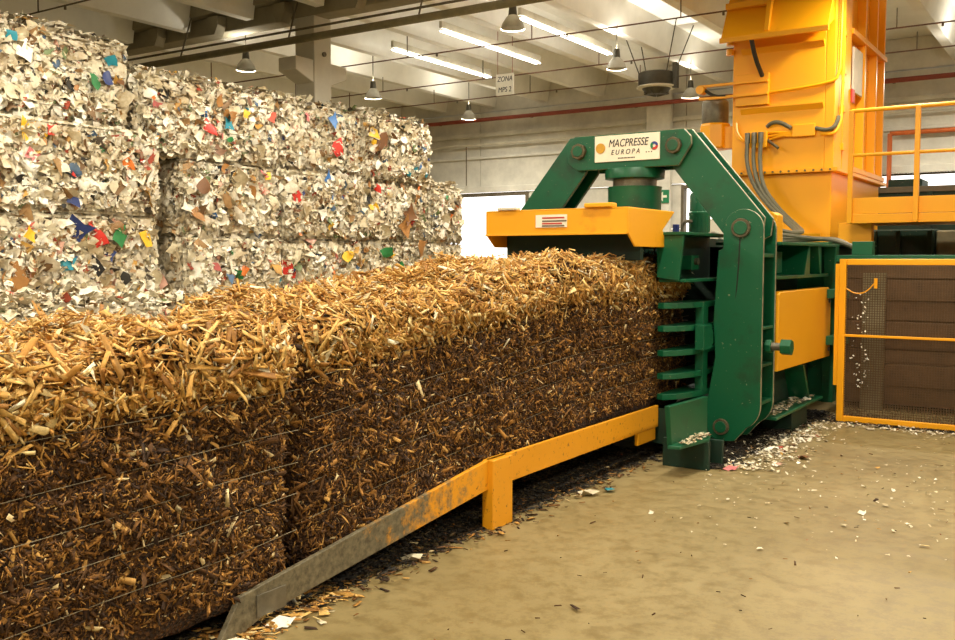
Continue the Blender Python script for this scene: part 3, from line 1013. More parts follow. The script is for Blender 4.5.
MB().tube([(-4.78, TY0 - .1, 4.0), (-4.62, TY0 - .1, 3.88), (-4.45, TY0 - .1, 3.87)], .022, 8, 2).build('fork_hose', BLACKR, tower, smooth=True)
for z in (4.55, 4.42):
    MB().lathe((TX0 - .03, TY0 - .05, z), [(.05, 0), (.05, .08)], 16, (0, 0, 1)).build('hinge_knuckle', ORANGE, tower, smooth=True)
# side gearmotor
MB().lathe((-4.74, 13.3, 0), [(.17, 3.55), (.185, 3.58), (.185, 3.86), (.15, 3.9), (.02, 3.92)], 30).build('gearmotor', STEEL, tower, smooth=True)
MB().lathe((-4.74, 13.3, 0), [(.18, 3.20), (.22, 3.22), (.22, 3.53), (.2, 3.56), (.1, 3.57)], 8).build('gear_case', ORANGE, tower, .006)
boxo('gear_mount', ORANGE, tower, -4.6, TX0, 13.2, 13.4, 3.2, 3.5)
# valve block and hoses
boxo('valve_block', ORANGE, tower, -4.12, -3.88, TY0 - .12, TY0, 3.14, 3.36, bevel=.01)
boxo('cable_cover', ORANGE, tower, -3.56, -3.27, TY0 - .06, TY0, 3.26, 3.42, bevel=.008)
MB().tube([(-3.90, TY0 - .04, 3.42), (-3.83, TY0 - .06, 3.47), (-3.72, TY0 - .06, 3.47), (-3.58, TY0 - .04, 3.38)], .028, 8, 2).build('short_hose', RUBBER, tower, smooth=True)
MB().tube([(-3.27, TY0 - .03, 3.36), (-3.14, TY0 - .05, 3.32), (-3.04, TY0 - .04, 3.34), (-3.0, TY0 + .02, 3.44), (-3.0, TY0 + .05, 3.5)], .028, 8, 2).build('short_hose', RUBBER, tower, smooth=True)
MB().tube([(-3.2, TY0 - .03, 3.28), (-3.02, TY0 - .05, 3.26), (-2.98, TY0 + .05, 3.4), (-2.99, TY0 + .2, 3.6), (-2.99, TY0 + .22, 5.6)], .02, 8, 2).build('conduit', ORANGE, tower, smooth=True)
MB().tube([(-3.86, TY0 - .03, 3.88), (-3.55, TY0 - .03, 3.89), (-3.1, TY0 - .03, 3.93), (-2.99, TY0, 4.0), (-2.99, TY0 + .06, 4.4), (-2.99, TY0 + .1, 5.6)], .02, 8, 1).build('conduit', ORANGE, tower, smooth=True)
for k in range(3):
    MB().tube([(-3.88, TY0 - .05, 3.34 - .05 * k), (-3.7, TY0 - .06, 3.33 - .02 * k), (-3.56, TY0 - .03, 3.32 - .02 * k)], .016, 6, 1).build('steel_line', ORANGE, tower, smooth=True)
    MB().tube([(-4.32, TY0 - .04, 3.5 - .03 * k), (-4.3, TY0 - .07, 3.36 - .03 * k), (-4.2, TY0 - .06, 3.24), (-4.1, TY0 - .05, 3.22)], .016, 6, 2).build('steel_line', ORANGE, tower, smooth=True)
MB().tube([(-3.88, TY0 - .06, 3.24), (-3.8, TY0 - .1, 3.18), (-3.72, TY0 - .12, 3.12)], .022, 6, 1).build('stub_pipe', RUSTY, tower, smooth=True)
for k, x in enumerate((-4.12, -4.03, -3.94)):
    MB().lathe((x, TY0 - .17, 3.20), [(.035, 0), (.035, .14)], 12).build('hose_coupling', STEEL, tower, smooth=True)
    e = .035 * k
    MB().tube([(x, TY0 - .17, 3.22), (x, TY0 - .2, 2.92), (-3.98 + e * 1.6, 12.72, 2.60), (-3.72 + e * 1.4, 12.58, 2.31), (-3.46 + e, 12.38, 2.13), (-3.24 + e, 12.05, 2.0),
               (-3.12 + e, 11.6, 1.93 + e * .5), (-3.13 + e, 11.25, 1.91 + e * .5), (-3.2 + e, 11.0, 1.90 + e)], .028, 8, 3).build('hydraulic_hose', RUBBER, tower, smooth=True)
    MB().tube([(-3.22, 11.05, 1.93 - e), (-3.05, 10.95, 1.92 - e), (-2.86 + e, 10.88, 1.89 - e * .4), (-2.68 + e, 10.8, 1.87), (-2.5 + e, 10.7, 1.86), (-2.3 + e, 10.56, 1.80 - .02 * k), (-2.2 + e, 10.5, 1.76)],
              .024, 8, 3).build('hydraulic_hose', RUBBER, tower, smooth=True)

# ------------------------------------------------------------------ platform with railing
plat = thing('access_platform', (-.8, 13.2, 0), 'orange access platform with tube railing beside the tower', 'platform')
boxo('deck', ORANGE, plat, -2.72, 1.6, 12.5, 14.2, 2.11, 2.16)
boxo('edge_beam', ORANGE, plat, -2.72, 1.6, 12.46, 12.5, 2.09, 2.20)
for (a, b) in ((-2.70, -1.97), (-1.93, -.6), (-.56, .8), (.84, 1.58)):
    boxo('kick_plate', ORANGE, plat, a, b, 12.47, 12.49, 2.205, 2.40, bevel=.003)
for x in (-2.70, -1.95, -.58, .82):
    boxo('railing_post', ORANGE, plat, x - .03, x + .03, 12.41, 12.46, 2.09, 3.47, bevel=.008)
for z, r in ((3.46, .026), (2.92, .022)):
    MB().tube([(-2.70, 12.435, z), (1.55, 12.435, z)], r, 10).build('railing_tube', ORANGE, plat, smooth=True)
for x in (-1.5, 1.4):
    boxo('leg', ORANGE, plat, x - .05, x + .05, 13.9, 14.0, 0, 2.11, bevel=.006)
boxo('bracket', ORANGE, plat, -2.9, -2.5, 12.75, 12.9, 1.84, 2.11)

# ------------------------------------------------------------------ guard fence
guard = thing('mesh_guard', (-1, 10.07, 0), 'orange framed wire mesh guard fence beside the press', 'fence')
for (a, b, c, d) in ((-2.265, -2.20, .0, 1.65), (-.45, -.385, .0, 1.65), (.335, .40, .0, 1.65)):
    boxo('frame_post', ORANGE, guard, a, b, 10.04, 10.10, c, d, bevel=.006)
for z in (.035, 1.62):
    boxo('frame_rail', ORANGE, guard, -2.20, .34, 10.045, 10.095, z - .03, z + .03, bevel=.006)
boxo('frame_rail', ORANGE, guard, -2.20, .34, 10.03, 10.06, .87, .895, bevel=.004)
boxo('hinge_plate', ORANGE, guard, -2.305, -2.265, 10.05, 10.09, .37, 1.60, bevel=.004)
mw = MB()
for x in np.arange(-2.19, .33, .024):
    mw.box(x - .0035, x + .0035, 10.066, 10.072, .065, 1.59)
for z in np.arange(.075, 1.58, .024):
    mw.box(-2.2, .335, 10.072, 10.078, z - .0035, z + .0035)
tag(mw.build('wire_mesh', MESHM, guard), kind='stuff')
nfl = 55
fl = np.stack([-2.04 + RNG.normal(0, .05, nfl), np.full(nfl, 10.058), RNG.uniform(.35, 1.32, nfl)], 1)
fsz = RNG.uniform(.009, .022, (nfl, 1)) * np.array([[1, .6, 1]])
mesh_obj(scraps_mesh('paper_flecks', fl, rand_rot(np.tile(np.array([0, -1., 0]), (nfl, 1)), nfl, .3), fsz, .05), 'paper_flecks', SCRAPCOL['white'], guard, 'stuff')
boxo('latch', ORANGE, guard, -1.93, -1.90, 10.02, 10.04, 1.36, 1.46, bevel=.003)
MB().tube([(-2.2, 10.03, 1.36), (-2.1, 10.02, 1.30), (-2.0, 10.02, 1.32), (-1.92, 10.03, 1.42)], .006, 6, 2).build('latch_chain', ORANGE, guard, smooth=True)

# conveyor behind the guard: boards on uprights
conv = thing('slatted_conveyor', (-.9, 11.5, 0), 'brown slat sided conveyor standing behind the wire mesh guard', 'conveyor')
zz = 0.06
for k, h in enumerate((.2, .26, .16, .3, .22, .24, .16)):
    boxo('side_slat', BROWNST, conv, -2.45, 1.5, 11.2 - .02 * (k % 2), 11.26 - .02 * (k % 2), zz, zz + h - .02, bevel=.006)
    zz += h
boxo('upright', GREYST, conv, -2.24, -2.02, 11.05, 11.17, 0, 1.5)
boxo('upright', GREYST, conv, .3, .5, 11.05, 11.17, 0, 1.5)
boxo('bed', BROWNST, conv, -2.45, 1.5, 11.28, 12.2, .06, 1.5)

tank = thing('green_container', (-1.4, 14.9, 0), 'dark green steel container standing under the orange platform', 'container')
boxo('shell', GREEN_DK, tank, -2.8, -2.0, 14.3, 15.8, 0, 2.06, bevel=.02)
boxo('shell', GREYST, tank, -1.98, .8, 14.35, 15.8, 0, 2.04, bevel=.02)
for x in (-2.75, -2.45, -2.05, -1.2, -.4, .5):
    boxo('rib', GREEN_DK, tank, x - .03, x + .03, 14.25, 14.3, 0, 2.04)

m2 = thing('green_sorting_machine', (-1, 18.5, 0), 'dark green machine behind the platform railing under the strip window', 'machine')
boxo('body', GREEN_DK, m2, -4.4, 2.0, 18.0, 19.5, 0, 2.86, bevel=.02)
boxo('cap', GREEN_DK, m2, -3.3, -2.75, 18.1, 18.8, 2.86, 3.04, bevel=.02)
boxo('top_rail', PIPE_GREY, m2, -4.4, 2.0, 17.95, 18.0, 2.80, 2.9)
for x in (-3.9, -2.6, -1.3, 0, 1.3):
    boxo('rib', GREEN_DK, m2, x - .04, x + .04, 17.94, 18.0, 0, 2.8)

# ------------------------------------------------------------------ chute rails
for side, xr in ((1, -3.12), (-1, -4.36)):
    lab = 'orange guide rail scraped to bare steel along its slope, beside the wood bales' if side > 0 else 'guide rail hidden on the far side of the wood bales'
    rl = thing('guide_rail', (xr, 5, 0), lab, 'rail')
    prof = [(7.45, .43), (4.83, .43), (2.83, .18), (2.70, .0), (2.78, .0), (2.97, .055), (4.82, .25), (7.45, .25)]
    MB().prism(prof, 'x', xr - .014, xr + .014).build('side_plate', RAILM, rl, .003)
    MB().prism([(7.45, .30), (4.83, .27), (3.2, .10), (3.2, .08), (4.83, .25), (7.45, .28)], 'x', xr - .06, xr - .014).build('slide_strip', STEEL, rl, .002)
    if side > 0:
        boxo('post', RAILM, rl, xr - .03, xr + .05, 4.82, 5.05, 0, .43, bevel=.006)
        boxo('repair_plate', STEEL, rl, xr + .014, xr + .022, 2.92, 3.1, .06, .16, bevel=.002)
        boxo('end_bracket', ORANGE, rl, xr - .02, xr + .012, 7.05, 7.4, .15, .25, bevel=.004)
    else:
        boxo('post', RAILM, rl, xr - .05, xr + .03, 4.82, 5.05, 0, .43, bevel=.006)

# ------------------------------------------------------------------ wood chip bales
BX0, BX1, BH = -4.30, -3.165, 1.215


def zbase(y):
    y = np.asarray(y, float)
    return np.where(y > 6.1, .355, np.where(y > 3.28, .355 - (6.1 - y) * .0887, .075 - (3.28 - y) * .030))


def bale_section(s):
    """s in 0..1 around a rounded rectangle (front, top, back, bottom) -> x, z (0..BH), normal x, z"""
    w, h, r = BX1 - BX0, BH, .10
    seg = [('l', (BX1, r), (BX1, h - r), (1, 0)), ('c', (BX1 - r, h - r), 0), ('l', (BX1 - r, h), (BX0 + r, h), (0, 1)), ('c', (BX0 + r, h - r), 90),
           ('l', (BX0, h - r), (BX0, r), (-1, 0)), ('c', (BX0 + r, r), 180), ('l', (BX0 + r, 0), (BX1 - r, 0), (0, -1)), ('c', (BX1 - r, r), 270)]
    ln = [h - 2 * r, PI / 2 * r, w - 2 * r, PI / 2 * r] * 2
    ln = np.array(ln)
    cum = np.concatenate([[0], np.cumsum(ln)])
    d = np.asarray(s) * cum[-1]
    X, Z, NX, NZ = (np.zeros_like(d) for _ in range(4))
    for k, sg in enumerate(seg):
        m = (d >= cum[k]) & (d <= cum[k + 1])
        t = (d[m] - cum[k]) / ln[k]
        if sg[0] == 'l':
            X[m] = sg[1][0] + (sg[2][0] - sg[1][0]) * t
            Z[m] = sg[1][1] + (sg[2][1] - sg[1][1]) * t
            NX[m], NZ[m] = sg[3]
        else:
            a = np.radians(sg[2] + 90 * t)
            NX[m], NZ[m] = np.cos(a), np.sin(a)
            X[m] = sg[1][0] + r * NX[m]
            Z[m] = sg[1][1] + r * NZ[m]
    return X, Z, NX, NZ, cum / cum[-1]


STRAPS = (.30, .47, .62, .78, .97)
fr_len = bale_section(np.array([0.]))[4]


def wood_bale(y0, y1, label, seed, dens_front, dens_top, nbig):
    t = thing('wood_chip_bale', ((BX0 + BX1) / 2, (y0 + y1) / 2, float(zbase((y0 + y1) / 2))), label, 'bale', 'pressed wood chip bales on the chute')
    n1, n2 = Wob(seed, 3.2), Wob(seed + 1, 13.0)

    def surf(y, s):
        X, Z, NX, NZ, _ = bale_section(s)
        d = .022 * n1(y, Z * 1.2 + X) + .012 * n2(y, Z + X * 1.3)
        for q in STRAPS:
            d = d - .02 * np.exp(-((Z - q) / .022) ** 2) * (NX > .5)
        top = np.clip(NZ, 0, 1)
        d = d + top * (.03 + .03 * n1(y * 1.7, X * 3))
        e = np.minimum(y - y0, y1 - y)
        d = d - .085 * np.exp(-(e / .055) ** 2) - .03 * np.exp(-(e / .14) ** 2)
        return np.stack([X + NX * d, y, zbase(y) + Z + NZ * d], 1), np.stack([NX, np.zeros_like(NX), NZ], 1)

    ny, ns = int((y1 - y0) / .035), 132
    Y, S = np.meshgrid(np.linspace(y0, y1, ny), np.arange(ns) / ns, indexing='ij')
    V, _ = surf(Y.ravel(), S.ravel())
    i, j = np.meshgrid(np.arange(ny - 1), np.arange(ns), indexing='ij')
    i, j = i.ravel(), j.ravel()
    F = np.stack([i * ns + j, i * ns + (j + 1) % ns, (i + 1) * ns + (j + 1) % ns, (i + 1) * ns + j], 1)
    # end caps as fans of quads to a centre ring
    for r in (0, ny - 1):
        c = V[r * ns:(r + 1) * ns].mean(0)
        ring = c + (V[r * ns:(r + 1) * ns] - c) * .02
        b = len(V)
        V = np.vstack([V, ring])
        k = np.arange(ns)
        q = np.stack([r * ns + k, r * ns + (k + 1) % ns, b + (k + 1) % ns, b + k], 1)
        F = np.vstack([F, q if r else q[:, ::-1]])
    me = np_mesh('core', V, F)
    mesh_obj(me, 'core', WOODC, t)

    def sample(n, s0, s1, edge_bias=0.0):
        s = RNG.uniform(s0, s1, n)
        y = RNG.uniform(y0 + .02, y1 - .02, n)
        return surf(y, s)

    f1, f2, f3 = fr_len[1], fr_len[2], fr_len[3]
    L = y1 - y0
    # pressed face
    nf = int(dens_front * L * BH)
    P, N = sample(nf, .003, f1 + (f2 - f1) * .3)
    ln = np.clip(RNG.lognormal(math.log(.028), .5, nf), .010, .12)
    dims = np.stack([ln, np.clip(ln * RNG.uniform(.09, .30, nf), .003, .018), RNG.uniform(.0015, .004, nf)], 1)
    R = rand_rot(N, nf, .55)
    off = RNG.uniform(-.006, .010, nf)
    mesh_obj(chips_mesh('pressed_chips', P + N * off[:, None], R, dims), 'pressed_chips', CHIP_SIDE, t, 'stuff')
    # loose pale chips on top and over the edge
    nt_ = int(dens_top * L * (BX1 - BX0))
    P, N = sample(nt_, f1 - .012, f3 + .012)
    ln = np.clip(RNG.lognormal(math.log(.056), .5, nt_), .015, .18)
    dims = np.stack([ln, np.clip(ln * RNG.uniform(.08, .28, nt_), .004, .022), RNG.uniform(.002, .005, nt_)], 1)
    R = rand_rot(N, nt_, .42)
    off = np.abs(RNG.normal(0, .022, nt_))
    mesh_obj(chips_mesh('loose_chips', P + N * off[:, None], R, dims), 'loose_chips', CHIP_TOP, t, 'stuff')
    # tongue of loose chips that has slid over the front edge
    ne = int(1100 * L)
    s = f1 - np.abs(RNG.normal(0, .017, ne))
    y = RNG.uniform(y0 + .02, y1 - .02, ne)
    P, N = surf(y, np.clip(s, .01, 1))
    ln = np.clip(RNG.lognormal(math.log(.045), .5, ne), .015, .16)
    dims = np.stack([ln, np.clip(ln * RNG.uniform(.08, .28, ne), .005, .022), RNG.uniform(.002, .005, ne)], 1)
    R = rand_rot(N, ne, .45)
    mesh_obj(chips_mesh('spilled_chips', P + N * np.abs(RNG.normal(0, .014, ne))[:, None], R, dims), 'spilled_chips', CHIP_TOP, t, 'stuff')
    # near end face
    nn = 2200
    x = RNG.uniform(BX0 + .06, BX1 - .05, nn)
    z = RNG.uniform(.05, BH - .04, nn)
    P = np.stack([x, np.full(nn, y0 + .0), float(zbase(y0)) + z], 1)
    N = np.tile(np.array([0, -1., 0]), (nn, 1))
    ln = np.clip(RNG.lognormal(math.log(.05), .4, nn), .02, .13)
    dims = np.stack([ln, ln * RNG.uniform(.12, .3, nn), RNG.uniform(.002, .004, nn)], 1)
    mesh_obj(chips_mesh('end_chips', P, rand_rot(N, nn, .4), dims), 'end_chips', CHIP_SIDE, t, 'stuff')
    # the large splinters, one object each
    tm = []
    for k in range(8):
        a = Matrix.Identity(3)
        d = np.array([[RNG.uniform(.9, 1.1), RNG.uniform(.10, .24), .035]])
        tm.append([chips_mesh('splinter', np.zeros((1, 3)), np.eye(3)[None], d) for _ in range(2)])
        tm[-1][0].materials.append(CHIP_TOP_O)
        tm[-1][1].materials.append(CHIP_SIDE_O)
    for q in range(nbig):
        on_top = q % 5 < 3
        if on_top:
            P, N = sample(1, f1 - .02, f3)
            size, tl = float(np.clip(RNG.lognormal(math.log(.11), .3), .07, .24)), .3
        else:
            P, N = sample(1, .02, f1)
            size, tl = float(np.clip(RNG.lognormal(math.log(.085), .3), .05, .2)), .35
        R = rand_rot(N, 1, tl)[0]
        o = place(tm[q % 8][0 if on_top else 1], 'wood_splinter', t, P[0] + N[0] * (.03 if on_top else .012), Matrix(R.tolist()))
        o.scale = (size, size, size)
    # baling wires
    for q in STRAPS:
        yy = np.linspace(y0 + .02, y1 - .02, 40)
        pts = [(BX1 + (.008 if y0 < 3 else -.006) + .018 * float(n1(a, q * 1.2 + BX1)) * .6 + .004, a, float(zbase(a)) + q + .004 * math.sin(a * 3 + q * 9)) for a in yy]
        MB().tube(pts, .0016, 5).build('baling_wire', WIRE, t)
    return t


wood_bale(.95, 3.26, 'wood chip bale sliding down the scraped rail slope', 21, 9500, 5600, 300)
wood_bale(3.30, 8.3, 'longer wood chip bale emerging from the mouth of the green press', 33, 8000, 4600, 300)

# ------------------------------------------------------------------ waste paper bales
WFX = -9.6
tmpl = []
for k in range(6):
    g = np.array([[RNG.uniform(.9, 1.2), RNG.uniform(.6, 1.0), 1]])
    tmpl.append(scraps_mesh('scrap', np.zeros((1, 3)), np.eye(3)[None], g * np.array([1, 1, 0.3]), .12))
scrap_mesh = {}
for key, mt in SCRAPCOL.items():
    for k in range(6):
        me = tmpl[k].copy()
        me.materials.append(mt)
        scrap_mesh[(key, k)] = me


def waste_bale(x0, x1, y0, y1, z0, z1, label, seed, dens=1200, nbig=30, top=False, front=False):
    t = thing('waste_paper_bale', ((x0 + x1) / 2, (y0 + y1) / 2, z0), label, 'bale', 'stacked waste paper bales')
    w1 = Wob(seed, 4.0)
    w2 = Wob(seed + 5, 11.0)
    # core: one closed box grid, faces pushed in and out
    nu = 18
    V, F = [], []

    def face(org, du, dv, nrm, amp=.05):
        u, v = np.meshgrid(np.linspace(0, 1, nu), np.linspace(0, 1, nu), indexing='ij')
        P = np.array(org) + u[..., None] * np.array(du) + v[..., None] * np.array(dv)
        e = np.minimum(np.minimum(u, 1 - u), np.minimum(v, 1 - v))
        d = np.minimum(1, e * 9) * (amp * .5 + amp * .6 * (w1(P[..., 1] + P[..., 0], P[..., 2]) + .6 * w2(P[..., 1] + P[..., 0], P[..., 2]))) - .03
        P = P + d[..., None] * np.array(nrm)
        b = sum(len(a) for a in V)
        V.append(P.reshape(-1, 3))
        i, j = np.meshgrid(np.arange(nu - 1), np.arange(nu - 1), indexing='ij')
        i, j = i.ravel(), j.ravel()
        F.append(b + np.stack([i * nu + j, (i + 1) * nu + j, (i + 1) * nu + j + 1, i * nu + j + 1], 1))

    dx, dy, dz = x1 - x0, y1 - y0, z1 - z0
    face((x1, y0, z0), (0, dy, 0), (0, 0, dz), (1, 0, 0))
    face((x0, y1, z0), (0, -dy, 0), (0, 0, dz), (-1, 0, 0))
    face((x0, y0, z0), (dx, 0, 0), (0, 0, dz), (0, -1, 0))
    face((x1, y1, z0), (-dx, 0, 0), (0, 0, dz), (0, 1, 0))
    face((x0, y0, z1), (dx, 0, 0), (0, dy, 0), (0, 0, 1), .03)
    face((x0, y1, z0), (dx, 0, 0), (0, -dy, 0), (0, 0, -1), .0)
    mesh_obj(np_mesh('core', np.vstack(V), np.vstack(F)), 'core', WASTEC, t)

    def spread(n, org, du, dv, nrm, name, push=.03):
        u, v = RNG.uniform(-.01, 1.01, n), RNG.uniform(-.005, 1.005, n)
        P = np.array(org) + u[:, None] * np.array(du) + v[:, None] * np.array(dv)
        e = np.minimum(np.minimum(u, 1 - u) * np.linalg.norm(du), np.minimum(v, 1 - v) * np.linalg.norm(dv))
        bulge = np.clip(e / .12, 0, 1) * .05 * (.6 + .7 * w1(P[:, 1] + P[:, 0], P[:, 2])) - .09 * np.exp(-(e / .06) ** 2)
        N = np.tile(np.array(nrm, float), (n, 1))
        P = P + N * (bulge + RNG.uniform(-.02, push, n))[:, None]
        sz = np.clip(RNG.lognormal(math.log(.058), .5, n), .022, .22)
        size = np.stack([sz, sz * RNG.uniform(.4, .95, n), np.ones(n)], 1)
        mesh_obj(scraps_mesh(name, P, rand_rot(N, n, .38, (0, 1, 0), .9), size, .17), name, SCRAP, t, 'stuff')

    spread(int(dens * dy * dz), (x1, y0, z0), (0, dy, 0), (0, 0, dz), (1, 0, 0), 'pressed_scraps')
    spread(int(dens * .45 * dx * dz), (x0, y0, z0), (dx, 0, 0), (0, 0, dz), (0, -1, 0), 'end_scraps')
    if front:
        spread(int(dens * .6 * dx * dz), (x0, y1, z0), (dx, 0, 0), (0, 0, dz), (0, 1, 0), 'end_scraps')
    if top:
        spread(int(dens * .55 * dx * dy), (x0, y0, z1), (dx, 0, 0), (0, dy, 0), (0, 0, 1), 'top_scraps', .13)
    keys = ['white'] * 9 + ['cream'] * 8 + ['card', 'card', 'darkcard', 'yellow', 'red', 'navy', 'green', 'teal', 'orange', 'black', 'blue', 'pink']
    for q in range(nbig):
        p = np.array([[x1 + RNG.uniform(.03, .07), RNG.uniform(y0 + .05, y1 - .05), RNG.uniform(z0 + .06, z1 - .05)]])
        R = rand_rot(np.array([[1., 0, 0]]), 1, .3)[0]
        o = place(scrap_mesh[(random.choice(keys), random.randrange(6))], 'packaging_scrap', t, p[0], Matrix(R.tolist()))
        s = float(np.clip(RNG.lognormal(math.log(.085), .35), .05, .2))
        o.scale = (s, s, s)
    for k in range(4):
        z = z0 + dz * (k + .7) / 4.4
        pts = [(x1 + .035 + .012 * float(w1(a, z)), a, z + .01 * math.sin(3 * a + k)) for a in np.linspace(y0, y1, 14)]
        MB().tube(pts, .0035, 4).build('baling_wire', PIPE_GREY, t)
    return t


lay = ('bottom', 'third from top', 'second from top', 'top')
bales = {}
Z1 = [(0, 1.12), (1.14, 2.14), (2.16, 3.15), (3.17, 4.13)]
for k, (z0, z1) in enumerate(Z1):
    off = (.75, .02, .03, -.10)[k]
    bales[('a', k)] = waste_bale(WFX - 1.3, WFX + off, 4.7, (7.6, 7.5, 7.52, 7.2)[k], z0, z1,
                                 f'waste paper bale, {lay[k]} of the tallest stack with a loose ledge below', 50 + k, 1250, 40 if k else 20, top=(k in (0, 3)), front=True)
Z2 = [(0, .95), (.97, 1.92), (1.94, 2.88), (2.90, 3.83)]
cols = [(7.9, 9.55, 'beside the tallest stack'), (9.59, 11.3, 'mid-row, four high'), (11.34, 13.05, 'last of four-high row')]
for c, (y0, y1, w) in enumerate(cols):
    for k, (z0, z1) in enumerate(Z2):
        off = random.uniform(-.05, .05)
        yy0 = 7.32 if (c == 0 and k == 3) else y0
        bales[(c, k)] = waste_bale(WFX - 1.25, WFX + off, yy0, y1, z0, z1, f'waste paper bale, {lay[k]} of its stack {w}', 80 + c * 7 + k, 1150, 30 if k else 6, top=(k == 3), front=(c == 2))
for k, (z0, z1) in enumerate(Z2[:3]):
    bales[('e', k)] = waste_bale(WFX - 1.25, WFX - .02, 13.1, 14.05, z0, z1 - .02, f'waste paper bale, {("bottom", "middle", "top")[k]} of the short three-high stack by the doorway', 120 + k, 1100, 18, top=(k == 2), front=True)

# coloured pieces that stand out in the pressed faces: (y, z, colour, size, which bale)
stand_out = [(5.75, 3.98, 'teal', .17, ('a', 3)), (6.95, 3.92, 'teal', .14, ('a', 3)), (6.72, 3.66, 'green', .22, ('a', 3)), (6.9, 3.72, 'navy', .2, ('a', 3)),
             (5.92, 2.98, 'yellow', .3, ('a', 2)), (6.12, 3.02, 'red', .16, ('a', 2)), (6.4, 1.98, 'navy', .3, ('a', 1)), (6.95, 1.93, 'green', .26, ('a', 1)),
             (7.3, 1.88, 'yellow', .22, ('a', 1)), (6.65, 1.88, 'red', .2, ('a', 1)), (6.25, 1.6, 'teal', .18, ('a', 1)), (5.7, 1.45, 'card', .34, ('a', 1)),
             (6.6, 1.55, 'black', .22, ('a', 1)), (7.1, 2.75, 'orange', .2, ('a', 2)), (7.25, 2.9, 'darkcard', .24, ('a', 2)),
             (8.3, 3.3, 'red', .26, (0, 3)), (8.9, 3.55, 'yellow', .12, (0, 3)), (8.15, 2.55, 'darkcard', .26, (0, 2)), (8.1, 2.2, 'card', .22, (0, 2)),
             (10.6, 3.68, 'blue', .2, (1, 3)), (10.7, 3.28, 'red', .25, (1, 3)), (9.8, 2.55, 'red', .24, (1, 2)), (10.9, 2.6, 'blue', .22, (1, 2)),
             (11.6, 2.75, 'red', .2, (2, 2)), (11.7, 3.5, 'darkcard', .3, (2, 3)), (11.8, 1.75, 'green', .26, (2, 1)), (12.4, 2.35, 'darkcard', .3, (2, 2)),
             (12.75, 1.85, 'card', .34, (2, 1)), (12.3, 2.2, 'card', .3, (2, 2)), (10.9, 1.7, 'yellow', .24, (1, 1)), (11.5, 3.6, 'yellow', .2, (2, 3))]
for (y, z, c, s, key) in stand_out:
    b = bales[key]
    R = rand_rot(np.array([[1., 0, 0]]), 1, .2)[0]
    o = place(scrap_mesh[(c, random.randrange(6))], 'packaging_scrap', b, (WFX + .09 - (.1 if key == ('a', 3) else 0), y, z), Matrix(R.tolist()))
    o.scale = (s * .8, s * .8, s * .8)

# ------------------------------------------------------------------ litter on the floor
def litter(name, n, xs, ys, mat, size, label, cat, chips=False, z=.004):
    P = np.stack([xs, ys, np.full(n, z) + RNG.uniform(0, .012, n)], 1)
    N = np.tile(np.array([0, 0, 1.]), (n, 1))
    sz = np.clip(RNG.lognormal(math.log(size), .5, n), size * .35, size * 3)
    if chips:
        me = chips_mesh(name, P, rand_rot(N, n, .12), np.stack([sz, sz * RNG.uniform(.15, .4, n), RNG.uniform(.002, .004, n)], 1))
    else:
        me = scraps_mesh(name, P + np.array([0, 0, .004]), rand_rot(N, n, .25), np.stack([sz, sz * RNG.uniform(.4, .9, n), np.ones(n)], 1), .1)
    me.materials.append(mat)
    o = bpy.data.objects.new(name, me)
    link(o)
    return tag(o, label, cat, kind='stuff')


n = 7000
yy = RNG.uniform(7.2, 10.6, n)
litter('dark_crumbs', n, -2.5 - np.abs(RNG.normal(0, .3, n)) + RNG.normal(0, .05, n), yy, DARKCRUMB, .03, 'dark crumbs covering the floor under the press side', 'litter', True)  # near-black crumbs darken the floor under the press side
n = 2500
litter('dark_crumbs', n, RNG.uniform(-2.5, .5, n), 10.0 + np.abs(RNG.normal(0, .3, n)) - .08, DARKCRUMB, .03, 'dark crumbs under the mesh guard', 'litter', True)  # near-black crumbs darken the strip under the guard
n = 1100
yy = RNG.uniform(7.3, 9.95, n)
litter('paper_shreds', n, -2.36 + RNG.normal(0, .13, n) - .03 * (yy - 8) + .05 * np.sin(yy * 5), yy, SCRAP, .02, 'pale paper shreds strewn along the foot of the press', 'litter')
n = 600
xx = RNG.uniform(-2.3, .4, n)
litter('paper_shreds', n, xx, 9.86 + RNG.normal(0, .1, n), SCRAP, .02, 'pale paper shreds swept along the foot of the mesh guard', 'litter')
n = 700
litter('paper_shreds', n, RNG.uniform(-2.6, .6, n), 5.0 + RNG.gamma(3, 1.1, n), SCRAP, .014, 'sparse paper specks scattered over the open floor', 'litter')
n = 900
yy = RNG.uniform(2.35, 7.1, n)
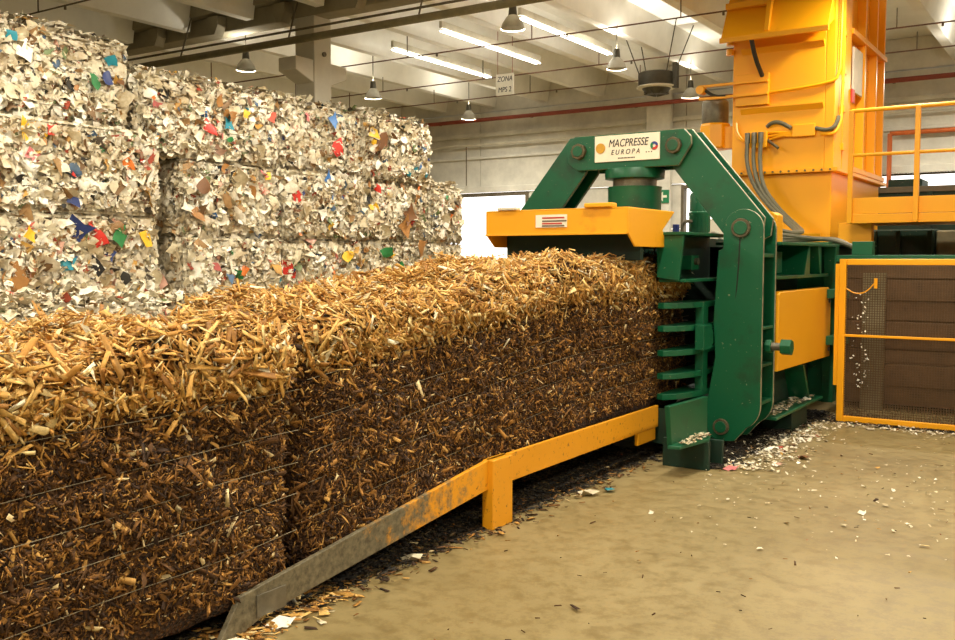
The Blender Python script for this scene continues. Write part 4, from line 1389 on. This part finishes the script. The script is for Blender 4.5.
litter('wood_crumbs', n, -3.02 - np.abs(RNG.normal(0, .2, n)) + RNG.normal(0, .05, n), yy, CHIP_SIDE, .03, 'brown wood crumbs fallen along the guide rail', 'litter', True)
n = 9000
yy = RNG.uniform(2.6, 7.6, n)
litter('dark_crumbs', n, -3.12 - np.abs(RNG.normal(0, .42, n)) + RNG.normal(0, .035, n), yy, DARKCRUMB, .03, 'dark greasy crumbs, also put in for shade under the chute', 'litter', True)  # debris laid dense so its dark colour also stands in for shade
n = 420
litter('wood_crumbs', n, -3.12 + RNG.normal(0, .07, n), RNG.uniform(2.35, 3.5, n), CHIP_TOP, .05, 'pale wood chips heaped around the tip of the guide rail', 'litter', True)
n = 160
litter('wood_crumbs', n, RNG.uniform(-2.9, .5, n), RNG.uniform(3, 9, n), CHIP_SIDE, .022, 'stray wood crumbs on the open floor', 'litter', True)
n = 160
litter('paper_shreds', n, RNG.uniform(-2.68, -2.58, n), RNG.uniform(6.78, 7.3, n), SCRAP, .017, 'paper shreds lying on the base flange of the press', 'litter', z=.256)
n = 300
litter('paper_shreds', n, RNG.uniform(-2.6, -2.44, n), RNG.uniform(8.45, 10.0, n), SCRAP, .02, 'paper shreds lying on the side ledge of the press', 'litter', z=.256)
for (x, y, s, c, lab) in ((-3.06, 2.74, .11, 'white', 'crumpled white paper scrap at the very tip of the rail'), (-3.06, 3.02, .09, 'white', 'crumpled white paper scrap beside the rail repair plate'),
                          (-3.14, 4.1, .10, 'cream', 'cream paper scrap under the rail slope'), (-2.99, 5.95, .12, 'cream', 'cream paper scrap past the rail post'),
                          (-2.9, 6.1, .07, 'teal', 'teal scrap past the rail post'), (-2.42, 7.26, .08, 'pink', 'pink scrap by the press foot'), (-2.05, 8.0, .08, 'darkcard', 'brown card scrap on the open floor'),
                          (-2.38, 8.2, .11, 'white', 'larger white paper scrap among the shreds by the lever')):
    o = place(scrap_mesh[(c, 2)], 'paper_scrap', None, (x, y, .022), Euler((.1, .15, random.uniform(0, 6))))
    o.scale = (s, s, s)
    tag(o, lab, 'paper scrap')
